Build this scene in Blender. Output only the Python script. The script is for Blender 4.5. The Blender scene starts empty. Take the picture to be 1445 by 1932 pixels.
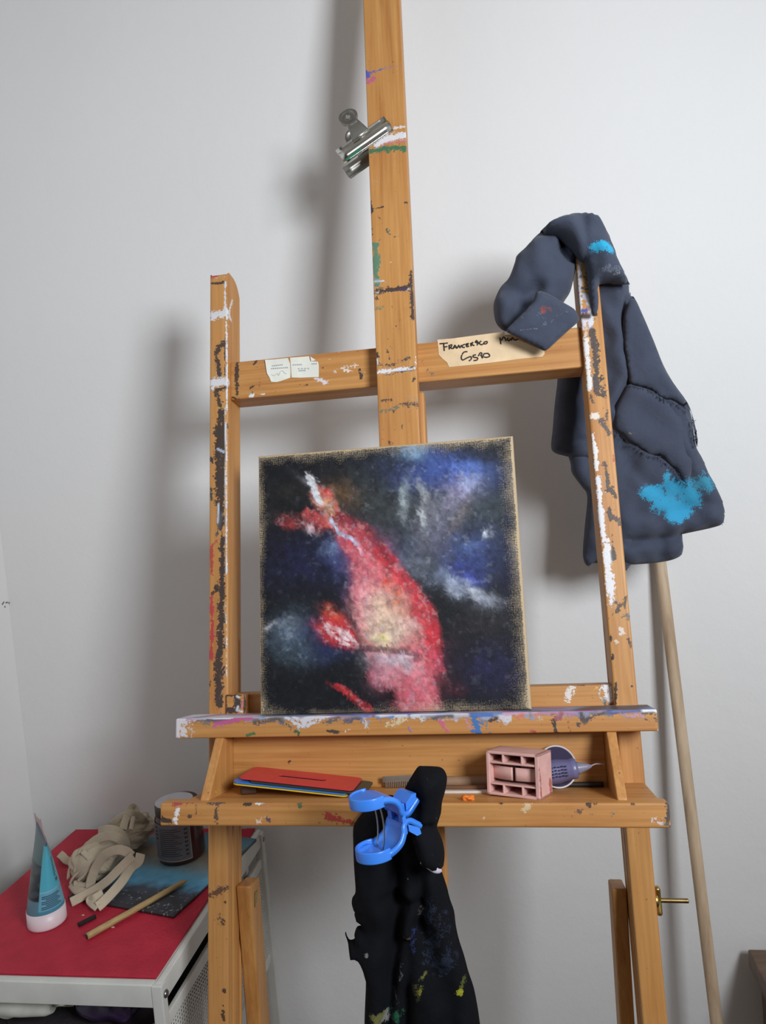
import bpy, bmesh, math, random
import numpy as np
from mathutils import Matrix, Vector
from mathutils.geometry import delaunay_2d_cdt
random.seed(7); rng = np.random.default_rng(7)
SC = bpy.context.scene
COL = SC.collection

# ------------------------------------------------------------------ camera
FPX = 1381.0
PP0 = np.array([722.5, 966.0])
CAM = np.array([0.0, 0.0, 1.30])
def rodr(v):
    v = np.asarray(v, float); t = np.linalg.norm(v); k = v / t
    K = np.array([[0, -k[2], k[1]], [k[2], 0, -k[0]], [-k[1], k[0], 0]])
    return np.eye(3) + np.sin(t) * K + (1 - np.cos(t)) * K @ K
RC = rodr([6.04222549e-02, 1.59595589e-01, -8.16141145e-02]) @ np.array([[1, 0, 0], [0, 0, -1], [0, 1, 0]], float)
cd = bpy.data.cameras.new('camera'); cam = bpy.data.objects.new('camera', cd); COL.objects.link(cam)
cd.sensor_fit = 'VERTICAL'; cd.sensor_height = 24.0; cd.lens = 24.0 * FPX / 1932.0
cd.clip_start = 0.02; cd.clip_end = 50
Mc = np.eye(4); Mc[:3, :3] = (np.diag([1, -1, -1]) @ RC).T; Mc[:3, 3] = CAM
cam.matrix_world = Matrix(Mc.tolist())
SC.camera = cam

# ------------------------------------------------------------------ world, window light, exposure
SC.view_settings.view_transform = 'Standard'; SC.view_settings.look = 'None'
SC.view_settings.gamma = 1.0; SC.view_settings.use_curve_mapping = False
SC.view_settings.exposure = 0.30
W = bpy.data.worlds.new('World'); SC.world = W; W.use_nodes = True
bg = W.node_tree.nodes['Background']
tcw = W.node_tree.nodes.new('ShaderNodeTexCoord'); sxw = W.node_tree.nodes.new('ShaderNodeSeparateXYZ'); rw = W.node_tree.nodes.new('ShaderNodeValToRGB')
W.node_tree.links.new(tcw.outputs['Generated'], sxw.inputs[0]); W.node_tree.links.new(sxw.outputs['Z'], rw.inputs[0]); W.node_tree.links.new(rw.outputs[0], bg.inputs[0])
rw.color_ramp.elements[0].position = .10; rw.color_ramp.elements[0].color = (.10, .085, .07, 1); rw.color_ramp.elements[1].position = .75; rw.color_ramp.elements[1].color = (1.0, .92, .83, 1)
bg.inputs[1].default_value = 0.22
ld = bpy.data.lights.new('window_daylight', 'AREA'); ld.shape = 'RECTANGLE'; ld.size = 0.34; ld.size_y = 0.44
ld.energy = 14.0; ld.color = (0.90, 0.95, 1.0); ld.spread = math.radians(165)
lo = bpy.data.objects.new('window_daylight', ld); COL.objects.link(lo)
lo.location = (0.66, -0.16, 1.62); lo.rotation_euler = (math.radians(90), 0, math.radians(43))   # free inside the room, standing in for daylight through the window

# ------------------------------------------------------------------ easel frame (leans back), pixel <-> place helpers
AL, SL = 0.228657991, 0.012227
S3 = np.array([[np.cos(SL), 0, np.sin(SL)], [0, 1, 0], [-np.sin(SL), 0, np.cos(SL)]])
EX = S3 @ [1, 0, 0]; EY = S3 @ [0, np.sin(AL), np.cos(AL)]; EZ = np.cross(EX, EY)
EM = np.stack([EX, EY, EZ], 1)
def ray(x, y):
    d = RC.T @ np.array([x - PP0[0], y - PP0[1], FPX]); return d / np.linalg.norm(d)
EO = np.array([-0.14540, 0.80580, 1.03540])
def hit(px, py, o, n):
    d = ray(px, py); return CAM + d * ((np.asarray(o) - CAM) @ n) / (d @ n)
def lp(px, py, z=0.0): return EM.T @ (hit(px, py, EO + EZ * z, EZ) - EO)
def lax(px, py, ax, val):
    n = EM[:, ax]; return EM.T @ (hit(px, py, EO + n * val, n) - EO)
def e2w(V): return EO + np.asarray(V) @ EM.T
def wz(px, py, h):
    d = ray(px, py); return CAM + d * (h - CAM[2]) / d[2]
def wy(px, py, Y):
    d = ray(px, py); return CAM + d * (Y - CAM[1]) / d[1]
def cr(ox, oy, s):
    return lambda pts: [(ox + p[0] / s, oy + p[1] / s) for p in pts]

def srgb(r, g, b):
    f = lambda c: (c / 12.92 if c <= 0.04045 else ((c + 0.055) / 1.055) ** 2.4)
    return (f(r / 255), f(g / 255), f(b / 255))

# ------------------------------------------------------------------ materials
class NT:
    def __init__(s, name):
        s.m = bpy.data.materials.new(name); s.m.use_nodes = True
        s.t = s.m.node_tree; s.b = s.t.nodes['Principled BSDF']
    def n(s, typ, **kw):
        nd = s.t.nodes.new(typ)
        for k, v in kw.items():
            if k.startswith('i_'):
                nd.inputs[int(k[2:])].default_value = v
            else: setattr(nd, k, v)
        return nd
    def l(s, a, b): s.t.links.new(a, b)
    def coord(s, kind='Object', scale=(1, 1, 1)):
        tc = s.n('ShaderNodeTexCoord'); mp = s.n('ShaderNodeMapping'); mp.inputs['Scale'].default_value = scale
        s.l(tc.outputs[kind], mp.inputs['Vector']); return mp.outputs[0]
    def noise(s, vec, scale, detail=4, rough=.55, dist=0):
        n = s.n('ShaderNodeTexNoise'); n.inputs['Scale'].default_value = scale; n.inputs['Detail'].default_value = detail
        n.inputs['Roughness'].default_value = rough; n.inputs['Distortion'].default_value = dist
        if vec is not None: s.l(vec, n.inputs['Vector'])
        return n.outputs['Fac']
    def ramp(s, fac, stops):
        r = s.n('ShaderNodeValToRGB'); e = r.color_ramp.elements
        while len(e) < len(stops): e.new(0.5)
        for k, (p, c) in enumerate(stops):
            e[k].position = p; e[k].color = (c[0], c[1], c[2], 1) if not np.isscalar(c) else (c, c, c, 1)
        s.l(fac, r.inputs[0]); return r.outputs['Color']
    def math(s, op, a, b=None, clamp=False):
        m = s.n('ShaderNodeMath', operation=op); m.use_clamp = clamp
        for k, v in enumerate((a, b)):
            if v is None: continue
            if isinstance(v, (int, float)): m.inputs[k].default_value = v
            else: s.l(v, m.inputs[k])
        return m.outputs[0]
    def mix(s, fac, a, b, blend='MIX'):
        m = s.n('ShaderNodeMix', data_type='RGBA', blend_type=blend)
        for sock, v in ((m.inputs[0], fac), (m.inputs[6], a), (m.inputs[7], b)):
            if isinstance(v, (int, float)): sock.default_value = v
            elif isinstance(v, tuple): sock.default_value = (v[0], v[1], v[2], 1)
            else: s.l(v, sock)
        return m.outputs[2]
    def bump(s, h, strength=.2, dist=.001):
        b = s.n('ShaderNodeBump'); b.inputs['Strength'].default_value = strength; b.inputs['Distance'].default_value = dist
        s.l(h, b.inputs['Height']); s.l(b.outputs[0], s.b.inputs['Normal'])
    def base(s, c):
        if isinstance(c, tuple): s.b.inputs['Base Color'].default_value = (c[0], c[1], c[2], 1)
        else: s.l(c, s.b.inputs['Base Color'])
    def set(s, **kw):
        for k, v in kw.items():
            s.b.inputs[k.replace('_', ' ')].default_value = v
        return s
    def painted(s, under, amount=2.0, nscale=900, edge=.07, streak=None):
        """thick paint kept in the mesh's own 'paint' attribute, ragged at its edge"""
        at = s.n('ShaderNodeAttribute', attribute_name='paint')
        tc = s.n('ShaderNodeTexCoord')
        n1 = s.noise(tc.outputs['Object'], nscale, 3, .6)
        n2 = s.noise(tc.outputs['Object'], nscale * .26, 4, .65)
        n3 = s.noise(tc.outputs['Object'], nscale * .07, 3, .6)
        if streak is not None:
            mp = s.n('ShaderNodeMapping'); mp.inputs['Scale'].default_value = streak; s.l(tc.outputs['Object'], mp.inputs['Vector'])
            n1 = s.noise(mp.outputs[0], 1.0, 3, .6)
        nn = s.math('ADD', s.math('ADD', s.math('MULTIPLY', n1, .36), s.math('MULTIPLY', n2, .38)), s.math('MULTIPLY', n3, .26))
        nn = s.math('SUBTRACT', nn, .5)
        v = s.math('ADD', at.outputs['Alpha'], s.math('MULTIPLY', s.math('MULTIPLY', nn, amount * 2), s.math('MULTIPLY', at.outputs['Alpha'], 4.0, True)))
        mr = s.n('ShaderNodeMapRange', interpolation_type='SMOOTHSTEP')
        s.l(v, mr.inputs[0]); mr.inputs[1].default_value = .5 - edge; mr.inputs[2].default_value = .5 + edge * 1.6
        k = s.math('MULTIPLY', mr.outputs[0], .93)
        c = s.mix(s.math('MULTIPLY', n2, .5), at.outputs['Color'], s.mix(.28, at.outputs['Color'], (.12, .11, .11)))
        return s.mix(k, under, c), k, n2

MATS = {}
def m_wood(axis):
    key = 'pine_' + axis
    if key in MATS: return MATS[key]
    s = NT(key)
    sc = {'x': (3.0, 55, 55), 'y': (55, 3.0, 55)}[axis]
    v = s.coord('Object', sc)
    g = s.noise(v, 1.6, 6, .6, .5)
    v2 = s.coord('Object', tuple(c * (6 if c > 10 else 2) for c in sc))
    g2 = s.noise(v2, 1.0, 3, .5, .2)
    c = s.ramp(g, [(.28, srgb(164, 108, 54)), (.5, srgb(190, 136, 76)), (.74, srgb(204, 154, 92))])
    c = s.mix(.30, c, s.ramp(g2, [(.3, srgb(158, 94, 40)), (.7, srgb(208, 152, 88))]))
    big = s.noise(s.coord('Object'), 9, 4, .6)
    c = s.mix(s.math('MULTIPLY', s.math('SUBTRACT', big, .5, True), .9, True), c, srgb(158, 88, 44))
    sp = s.noise(s.coord('Object'), 260, 2, .5)
    c = s.mix(s.math('MULTIPLY', s.math('GREATER_THAN', sp, .735), .55), c, srgb(70, 52, 42))
    c, k, n2 = s.painted(c, streak={'x': (420, 420, 420), 'y': (420, 420, 420)}[axis])
    s.base(c); s.set(Roughness=.48)
    h = s.math('ADD', s.math('MULTIPLY', g2, .25), s.math('MULTIPLY', k, s.math('ADD', s.math('MULTIPLY', n2, .8), .5)))
    s.bump(h, .35, .0012)
    MATS[key] = s.m; return s.m
def m_plain(name, rgb, rough=.5, metal=0.0, var=.06, nscale=40, bump=0, painted=False, spec=.5):
    if name in MATS: return MATS[name]
    s = NT(name); c = srgb(*rgb); n = s.noise(s.coord('Object'), nscale, 4)
    lo_ = tuple(x * (1 - var * 2) for x in c); hi_ = tuple(min(1, x * (1 + var * 2)) for x in c)
    cc = s.ramp(n, [(.3, lo_), (.7, hi_)])
    if painted:
        cc, k, n2 = s.painted(cc)
    s.base(cc); s.set(Roughness=rough, Metallic=metal); s.b.inputs['Specular IOR Level'].default_value = spec
    if bump: s.bump(n, bump, .001)
    MATS[name] = s.m; return s.m
def m_fabric(name, rgb, var=.12, weave=2600, rough=.9, wrinkle=.5, sheen=.12):
    s = NT(name); c = srgb(*rgb)
    n = s.noise(s.coord('Object'), 22, 5, .6); f = s.noise(s.coord('Object'), weave, 2)
    cc = s.ramp(n, [(.28, tuple(x * (1 - var) for x in c)), (.72, tuple(x * (1 + var) for x in c))])
    cc = s.mix(.25, cc, s.ramp(f, [(.35, tuple(x * .6 for x in c)), (.65, tuple(x * 1.5 for x in c))]))
    cc, k, n2 = s.painted(cc, 1.7, 700)
    s.base(cc); s.set(Roughness=rough); s.b.inputs['Specular IOR Level'].default_value = .15
    s.b.inputs['Sheen Weight'].default_value = sheen; s.b.inputs['Sheen Roughness'].default_value = .5
    w = s.noise(s.coord('Object'), 70, 4, .55, .6)
    s.bump(s.math('ADD', s.math('MULTIPLY', w, wrinkle * 3), s.math('MULTIPLY', f, .25)), .5, .002)
    MATS[name] = s.m; return s.m
def m_wall(name, rgb):
    s = NT(name); c = srgb(*rgb); v = s.coord('Object')
    n = s.noise(v, 2.2, 4, .5); n2 = s.noise(v, 34, 5, .6); n3 = s.noise(v, 150, 3)
    cc = s.ramp(n, [(.3, tuple(x * .975 for x in c)), (.7, tuple(min(.95, x * 1.02) for x in c))])
    sp = s.noise(v, 120, 2, .5)
    cc = s.mix(s.math('MULTIPLY', s.math('GREATER_THAN', sp, .80), .25), cc, srgb(120, 112, 104))
    s.base(cc); s.set(Roughness=.85); s.b.inputs['Specular IOR Level'].default_value = .2
    s.bump(s.math('ADD', n2, s.math('MULTIPLY', n3, .35)), .22, .003)
    MATS[name] = s.m; return s.m

# ------------------------------------------------------------------ mesh helpers
ROOTINV = {}
def mesh_obj(name, V, F, mat, parent=None, paint=None, smooth=True, mats=None, fmat=None, uv=None):
    """V in world coordinates"""
    V = np.asarray(V, float)
    if parent is not None:
        inv = ROOTINV[parent.name]
        V = V @ inv[:3, :3].T + inv[:3, 3]
        loc = None
    else:
        loc = np.array([(V[:, 0].min() + V[:, 0].max()) / 2, (V[:, 1].min() + V[:, 1].max()) / 2, V[:, 2].min()]); V = V - loc
    me = bpy.data.meshes.new(name)
    me.from_pydata(V.tolist(), [], [list(map(int, f)) for f in F])
    for m in (mats or [mat]): me.materials.append(m)
    if fmat is not None: me.polygons.foreach_set('material_index', list(map(int, fmat)))
    me.polygons.foreach_set('use_smooth', [smooth] * len(me.polygons))
    a = me.color_attributes.new('paint', 'FLOAT_COLOR', 'POINT')
    P = np.zeros((len(V), 4), np.float32)
    if paint is not None: P[:] = paint
    a.data.foreach_set('color', P.ravel())
    if uv is not None:
        ul = me.uv_layers.new(name='UVMap'); li = np.zeros(len(me.loops), np.int32); me.loops.foreach_get('vertex_index', li)
        ul.data.foreach_set('uv', np.asarray(uv, np.float32)[li].ravel())
    me.validate(); me.update()
    o = bpy.data.objects.new(name, me); COL.objects.link(o)
    if parent is not None:
        o.parent = parent; ROOTINV[o.name] = ROOTINV[parent.name]
    else:
        o.location = loc
        M = np.eye(4); M[:3, 3] = -loc; ROOTINV[o.name] = M
    return o
def fix_normals(o):
    bm = bmesh.new(); bm.from_mesh(o.data); bmesh.ops.recalc_face_normals(bm, faces=bm.faces); bm.to_mesh(o.data); bm.free(); return o
def tag(o, label, cat, group=None, kind=None):
    o['label'] = label; o['category'] = cat
    if group: o['group'] = group
    if kind: o['kind'] = kind
    return o
def thing(name, label, cat, loc, rot=None, group=None):
    o = bpy.data.objects.new(name, None); COL.objects.link(o); o.empty_display_size = .03
    M = np.eye(4); M[:3, 3] = loc
    if rot is not None: M[:3, :3] = rot
    o.matrix_world = Matrix(M.tolist()); ROOTINV[o.name] = np.linalg.inv(M)
    return tag(o, label, cat, group)
def struct(o): o['kind'] = 'structure'; return o
def join(*parts):
    Vs, Fs, Ps, n = [], [], [], 0
    for p in parts:
        V, F = p[0], p[1]; Vs.append(np.asarray(V, float)); Fs += [[i + n for i in f] for f in F]
        Ps.append(p[2] if len(p) > 2 and p[2] is not None else np.zeros((len(V), 4))); n += len(V)
    return np.vstack(Vs), Fs, np.vstack(Ps)

def axis_samples(lo, hi, r, step):
    if hi - lo <= 2 * r * 1.01: r = (hi - lo) * .45
    n = max(1, int(round((hi - lo - 2 * r) / step)))
    return np.concatenate([[lo, lo + r * .3, lo + r * .65], np.linspace(lo + r, hi - r, n + 1), [hi - r * .65, hi - r * .3, hi]])
def box(x0, x1, y0, y1, z0, z1, r=.0015, step=.004):
    """rounded box as a fine grid, local coordinates"""
    lo_ = np.array([x0, y0, z0]); hi_ = np.array([x1, y1, z1]); r = min(r, (hi_ - lo_).min() * .45)
    A = [axis_samples(lo_[k], hi_[k], r, step) for k in range(3)]
    Vs, Fs, n = [], [], 0
    for ax in range(3):
        u, w = [(1, 2), (2, 0), (0, 1)][ax]
        for side in (0, 1):
            U, Wg = np.meshgrid(A[u], A[w], indexing='ij')
            V = np.zeros((U.size, 3)); V[:, u] = U.ravel(); V[:, w] = Wg.ravel(); V[:, ax] = (lo_, hi_)[side][ax]
            nu, nw = U.shape
            I = (np.arange(nu - 1)[:, None] * nw + np.arange(nw - 1)[None]).ravel() + n
            q = np.stack([I, I + nw, I + nw + 1, I + 1], 1)
            if side == 0: q = q[:, ::-1]
            Vs.append(V); Fs.append(q); n += len(V)
    V = np.vstack(Vs); F = np.vstack(Fs)
    key = np.round(V * 1e6).astype(np.int64)
    _, idx, inv = np.unique(key, axis=0, return_index=True, return_inverse=True)
    V = V[idx]; F = inv.reshape(-1)[F]
    c = np.clip(V, lo_ + r, hi_ - r); d = V - c; L = np.linalg.norm(d, axis=1); k = L > 1e-9
    V[k] = c[k] + d[k] / L[k][:, None] * r
    return V, F.tolist()
def lathe(prof, seg=40, axis=((0, 0, 0), (0, 0, 1)), ell=(1, 1), ring=False):
    """prof list of (radius, height) along the axis; closes at r=0"""
    o, d = np.array(axis[0], float), np.array(axis[1], float); d /= np.linalg.norm(d)
    a = np.cross(d, [0, 0, 1.0]) if abs(d[2]) < .9 else np.cross(d, [0, 1.0, 0]); a /= np.linalg.norm(a); b = np.cross(d, a)
    hA, hB = prof[0][1], prof[-1][1]; prof = list(prof)
    if prof[0][0] == 0: prof = [(prof[1][0] * .2, hA), (prof[1][0] * .96, hA)] + prof[1:] if abs(prof[1][1] - hA) < 1e-9 else prof[1:]
    if prof[-1][0] == 0: prof = prof[:-1] + [(prof[-2][0] * .96, hB), (prof[-2][0] * .2, hB)] if abs(prof[-2][1] - hB) < 1e-9 else prof[:-1]
    t = np.arange(seg) * 2 * np.pi / seg
    V = [o + d * h + r * (ell[0] * np.cos(x) * a + ell[1] * np.sin(x) * b) for r, h in prof for x in t]
    F = []
    for k in range(len(prof) - 1):
        for j in range(seg):
            p, q = k * seg + j, k * seg + (j + 1) % seg
            F.append([p, q, q + seg, p + seg])
    if ring:
        m = len(prof) - 1; return np.array(V), F + [[m * seg + j, m * seg + (j + 1) % seg, (j + 1) % seg, j] for j in range(seg)]
    V.append(o + d * hA); V.append(o + d * hB); n = len(V)
    for j in range(seg):
        F.append([n - 2, (j + 1) % seg, j]); F.append([n - 1, (len(prof) - 1) * seg + j, (len(prof) - 1) * seg + (j + 1) % seg])
    return np.array(V), F
def catmull(P, n=6, closed=False):
    P = np.asarray(P, float); N = len(P); out = []
    rngk = range(N) if closed else range(N - 1)
    for k in rngk:
        g = (lambda i: P[i % N]) if closed else (lambda i: P[min(max(i, 0), N - 1)])
        p0, p1, p2, p3 = g(k - 1), g(k), g(k + 1), g(k + 2)
        for t in np.arange(n) / n:
            out.append(.5 * ((2 * p1) + (-p0 + p2) * t + (2 * p0 - 5 * p1 + 4 * p2 - p3) * t * t + (-p0 + 3 * p1 - 3 * p2 + p3) * t ** 3))
    if not closed: out.append(P[-1])
    return np.array(out)
def sweep(path, a, b=None, wdir=None, seg=10, taper=None, flat=False):
    """ellipse section a (along wdir) x b swept on a path"""
    path = np.asarray(path, float); b = a if b is None else b; n = len(path)
    T = np.gradient(path, axis=0); T /= np.linalg.norm(T, axis=1)[:, None] + 1e-12
    V = []; up = np.array([0, 0, 1.0]) if wdir is None else None
    t = np.arange(seg) * 2 * np.pi / seg
    prev = None
    for k in range(n):
        w = up if wdir is None else np.asarray(wdir(k / (n - 1)) if callable(wdir) else wdir, float)
        if prev is not None and wdir is None: w = prev
        u = w - T[k] * (w @ T[k])
        if np.linalg.norm(u) < 1e-5: u = np.cross(T[k], [.3, .8, .5])
        u /= np.linalg.norm(u); prev = u; v = np.cross(T[k], u); s = 1 if taper is None else taper(k / (n - 1))
        for x in t:
            c, d = np.cos(x), np.sin(x)
            if flat: c = np.sign(c) * abs(c) ** .35; d = np.sign(d) * abs(d) ** .35
            V.append(path[k] + s * (a * c * u + b * d * v))
    F = []
    for k in range(n - 1):
        for j in range(seg):
            p, q = k * seg + j, k * seg + (j + 1) % seg; F.append([p, q, q + seg, p + seg])
    F.append(list(range(seg))[::-1]); F.append([(n - 1) * seg + j for j in range(seg)])
    return np.array(V), F
def poly_dist(P, pts, closed=False):
    P = np.asarray(P, float); pts = np.asarray(pts, float)
    if len(pts) == 1: return np.linalg.norm(P - pts[0], axis=1)
    D = np.full(len(P), 1e9); m = len(pts)
    for k in range(m if closed else m - 1):
        a, b = pts[k], pts[(k + 1) % m]; ab = b - a; L = ab @ ab + 1e-15
        t = np.clip((P - a) @ ab / L, 0, 1); D = np.minimum(D, np.linalg.norm(P - (a + t[:, None] * ab), axis=1))
    return D
def brush(V, strokes, P=None):
    """strokes: (pts Nx3 in the frame of V, radius, rgb, strength, softness) -> paint attribute"""
    V = np.asarray(V); P = np.zeros((len(V), 4)) if P is None else P
    for pts, r, c, a, soft in strokes:
        pts = np.atleast_2d(np.asarray(pts, float)); m = r + soft
        sel = np.where(((V > pts.min(0) - m) & (V < pts.max(0) + m)).all(1))[0]
        if not len(sel): continue
        d = poly_dist(V[sel], pts); cov = np.clip(.5 + (r - d) / (2 * soft), 0, 1) * a
        c = np.array(srgb(*c)); old = P[sel, 3]
        w = np.where(old < .3, (cov > .02) * 1.0, np.clip((cov - .3) / .3, 0, 1))
        P[sel, :3] = P[sel, :3] * (1 - w)[:, None] + c * w[:, None]
        P[sel, 3] = np.maximum(old, cov)
    return P
PXM = 0.00060
def st(pts, r, col, a=1.0, z=0.0, ax=2, soft=None):
    """a stroke given where it sits on a flat face of the easel (axis ax = z)"""
    L = [lax(x, y, ax, z) for x, y in pts]; R = r * PXM
    return (L, R, col, a, (soft * PXM if soft else max(.0014, R * 1.0)))

WHITE = (222, 224, 230); BLACK = (30, 30, 36); RED = (196, 52, 66); GREEN = (38, 112, 80)

# ================================================================== the setting
YW = 1.12; XL = -0.84
def quad_slab(name, x0, x1, y0, y1, z0, z1, mat):
    V, F = box(x0, x1, y0, y1, z0, z1, r=.0005, step=10); return struct(mesh_obj(name, V, F, mat, smooth=False))
wallm = m_wall('white_plaster', (226, 225, 224))
wall_back = quad_slab('wall_back', XL - .1, 1.12, YW, YW + .1, 0, 2.75, wallm)
wall_left = quad_slab('wall_left', XL - .1, XL, -1.6, YW, 0, 2.75, wallm)
fl = NT('floor_tiles'); v = fl.coord('Object')
fl.base(fl.ramp(fl.noise(v, 6, 5), [(.3, srgb(88, 72, 60)), (.7, srgb(112, 92, 76))])); fl.set(Roughness=.5)
floor = quad_slab('floor', XL - .1, 1.12, -1.6, YW + .1, -.1, 0, fl.m)
# right wall with the window the daylight lamp stands before (beside and behind the viewer)
V, F, _ = join(*[box(1.00, 1.12, b0, b1, c0, c1, .0005, 10) for b0, b1, c0, c1 in ((-1.6, -.75, 0, 2.75), (.15, YW, 0, 2.75), (-.75, .15, 0, 1.20), (-.75, .15, 2.04, 2.75))])
struct(mesh_obj('wall_right', V, F, wallm, smooth=False))
frm = m_plain('window_white', (232, 232, 228), .4)
V, F, _ = join(box(1.02, 1.07, -.75, -.70, 1.20, 2.04), box(1.02, 1.07, .10, .15, 1.20, 2.04), box(1.02, 1.07, -.75, .15, 1.20, 1.25), box(1.02, 1.07, -.75, .15, 1.99, 2.04), box(1.03, 1.06, -.315, -.285, 1.22, 2.02))
win = struct(mesh_obj('window_1', V, F, frm, smooth=False))
gl = NT('window_glass'); gl.base((.95, .97, 1.0)); gl.set(Roughness=.02); gl.b.inputs['Transmission Weight'].default_value = 1.0
V, F = box(1.042, 1.046, -.71, .11, 1.24, 2.0, .0005, 10); mesh_obj('window_pane', V, F, gl.m, parent=win, smooth=False)
# pencil scribble on the left wall, tiny marks
scm = m_plain('pencil_grey', (120, 114, 110), .8)
sc_parts = []
c8 = cr(0, 1110, 24.08)
for pl in ([(100, 740), (190, 610)], [(260, 660), (350, 630)], [(390, 640), (440, 690), (490, 760)], [(580, 650), (640, 640), (740, 740)], [(715, 830), (735, 860)], [(210, 830), (250, 850)]):
    q = []
    for x, y in c8(pl):
        d = ray(x, y); p = CAM + d * (XL + .0004 - CAM[0]) / d[0]; q.append(p)
    q = catmull(q, 4); sc_parts.append(sweep(q, .0013, .0004, wdir=(0, .7, .7), seg=6))
V, F, _ = join(*sc_parts); mesh_obj('pencil_scribble', V, F, scm, parent=wall_left)

# ================================================================== easel
Y0 = -1.0625
easel = thing('easel', 'paint-spattered pine studio easel with a canvas ledge and a tray shelf', 'easel', e2w([.0285, Y0, -.02]), EM)
WY, WX = m_wood('y'), m_wood('x')
def epart(name, V, F, mat, strokes=(), parent=None, **kw):
    P = brush(V, strokes) if len(strokes) else None
    return mesh_obj(name, e2w(V), F, mat, parent=parent or easel, paint=P, **kw)

# --- uprights: lofted section with long grooves in the inner face and a rounded head
def upright(x0, x1, gx, strokes, ytop=.556):
    z0, z1 = -.045, 0.0; r = .0022
    ys = np.concatenate([np.linspace(Y0, -.42, 40), np.arange(-.42, .50, .0018), np.linspace(.50, ytop, 60)[1:]])
    per = []
    def edge(a, b, n): return [tuple(np.array(a) + (np.array(b) - np.array(a)) * t) for t in np.linspace(0, 1, n + 1)[:-1]]
    def arc(cx, cz, a0): return [(cx + r * np.cos(a), cz + r * np.sin(a)) for a in np.radians(np.linspace(a0, a0 + 90, 4))[:-1]]
    per += edge((x0 + r, z1), (x1 - r, z1), 16)[0:] if False else []
    # counter-clockwise seen from above (x, z): front edge runs x0->x1
    per += edge((x1 - r, z1), (x0 + r, z1), 15) + [(x0 + r - r * np.sin(a), z1 - r + r * np.cos(a)) for a in np.radians([0, 30, 60])]
    per += edge((x0, z1 - r), (x0, z0 + r), 24) + [(x0 + r - r * np.cos(a), z0 + r - r * np.sin(a)) for a in np.radians([0, 30, 60])]
    per += edge((x0 + r, z0), (x1 - r, z0), 15) + [(x1 - r + r * np.sin(a), z0 + r - r * np.cos(a)) for a in np.radians([0, 30, 60])]
    per += edge((x1, z0 + r), (x1, z1 - r), 24) + [(x1 - r + r * np.cos(a), z1 - r + r * np.sin(a)) for a in np.radians([0, 30, 60])]
    per = np.array(per); n = len(per)
    inner = np.abs(per[:, 0] - gx) < 1e-6; sgn = 1 if gx == x1 else -1
    V = np.zeros((len(ys), n, 3)); V[:, :, 0] = per[None, :, 0]; V[:, :, 2] = per[None, :, 1]; V[:, :, 1] = ys[:, None]
    g = np.zeros((len(ys), n))
    for zc, w, dep, ya, yb in ((-.0145, .0016, .004, Y0 - 1, -.10), (-.0365, .0014, .005, Y0 - 1, .082)):
        m = np.exp(-(((per[:, 1] - zc) / w) ** 4)) * inner
        g = np.maximum(g, m[None] * (np.clip((yb - ys) / .006, 0, 1) * np.clip((ys - ya) / .006, 0, 1))[:, None] * dep)
    V[:, :, 0] -= sgn * g
    t = np.clip((-per[:, 1] - .017) / .028, 0, 1); drop = .030 * (1 - np.sqrt(1 - np.minimum(t, .999) ** 2)) + .004 * np.clip((.005 + per[:, 1]) / .005, 0, 1) ** 2
    V[:, :, 1] -= drop[None] * np.clip((ys[:, None] - (ytop - .07)) / .07, 0, 1)
    F = []
    I = np.arange(len(ys) - 1)[:, None] * n + np.arange(n)[None]; J = np.arange(len(ys) - 1)[:, None] * n + (np.arange(n)[None] + 1) % n
    F = np.stack([I, J, J + n, I + n], -1).reshape(-1, 4)[:, ::-1].tolist()
    V = V.reshape(-1, 3)
    top = (len(ys) - 1) * n
    V = np.vstack([V, [[(x0 + x1) / 2, ytop - .008, -.022]], [[(x0 + x1) / 2, Y0, -.022]]])
    F += [[top + (j + 1) % n, top + j, len(V) - 2] for j in range(n)] + [[j, (j + 1) % n, len(V) - 1] for j in range(n)]
    o = epart('upright', V, F, WY, strokes); fix_normals(o); return o

cL = cr(370, 480, 6.44); cL2 = cr(370, 760, 3.446)
LS = []
def a(lst, pts, r, col, al=1.0, z=0.0, ax=2, soft=None):
    if al >= .7 and r > 2.2: lst.append(st(pts, r * 1.5, col, .46, z, ax, r * 1.6))      # thin dragged paint around the stroke
    lst.append(st(pts, r, col, al, z, ax, soft))
a(LS, cL([(185, 225), (280, 215), (345, 225)]), 6, RED); a(LS, cL([(190, 265), (240, 255)]), 5, RED)
a(LS, cL([(240, 290), (300, 270), (350, 270)]), 2.2, (214, 200, 196), .7)
a(LS, cL([(178, 355), (260, 352), (345, 340)]), 3, (48, 44, 40))
a(LS, cL([(355, 330), (350, 420), (352, 560), (362, 700), (365, 860), (368, 1000), (372, 1200), (375, 1400), (372, 1900)]), 2.0, WHITE)
a(LS, cL([(190, 750), (260, 735), (350, 735), (360, 700)]), 8, WHITE)
a(LS, cL([(350, 640), (370, 700), (370, 780)]), 3, WHITE)
a(LS, cL([(440, 560), (410, 650), (400, 740), (420, 790)]), 5, (222, 214, 208), .8, -.191, 0, 3)
a(LS, cL([(395, 800), (400, 1000)]), 2, (220, 200, 180), .55, -.191, 0)
a(LS, cL([(340, 1080), (270, 1130), (240, 1220), (265, 1320), (285, 1460)]), 5, (44, 40, 40), .85)
a(LS, cL([(345, 1050), (350, 1250), (350, 1470)]), 2, (60, 52, 60), .8)
a(LS, cL([(185, 1560), (260, 1550), (360, 1545)]), 9, WHITE); a(LS, cL([(190, 1640), (200, 1620)]), 4, WHITE)
a(LS, cL([(240, 1650), (300, 1640), (350, 1620)]), 4, (38, 36, 36)); a(LS, cL([(250, 1690), (290, 1800), (310, 1900)]), 6, (44, 40, 40), .8)
a(LS, cL([(340, 1880), (350, 1930)]), 4, WHITE)
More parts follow.
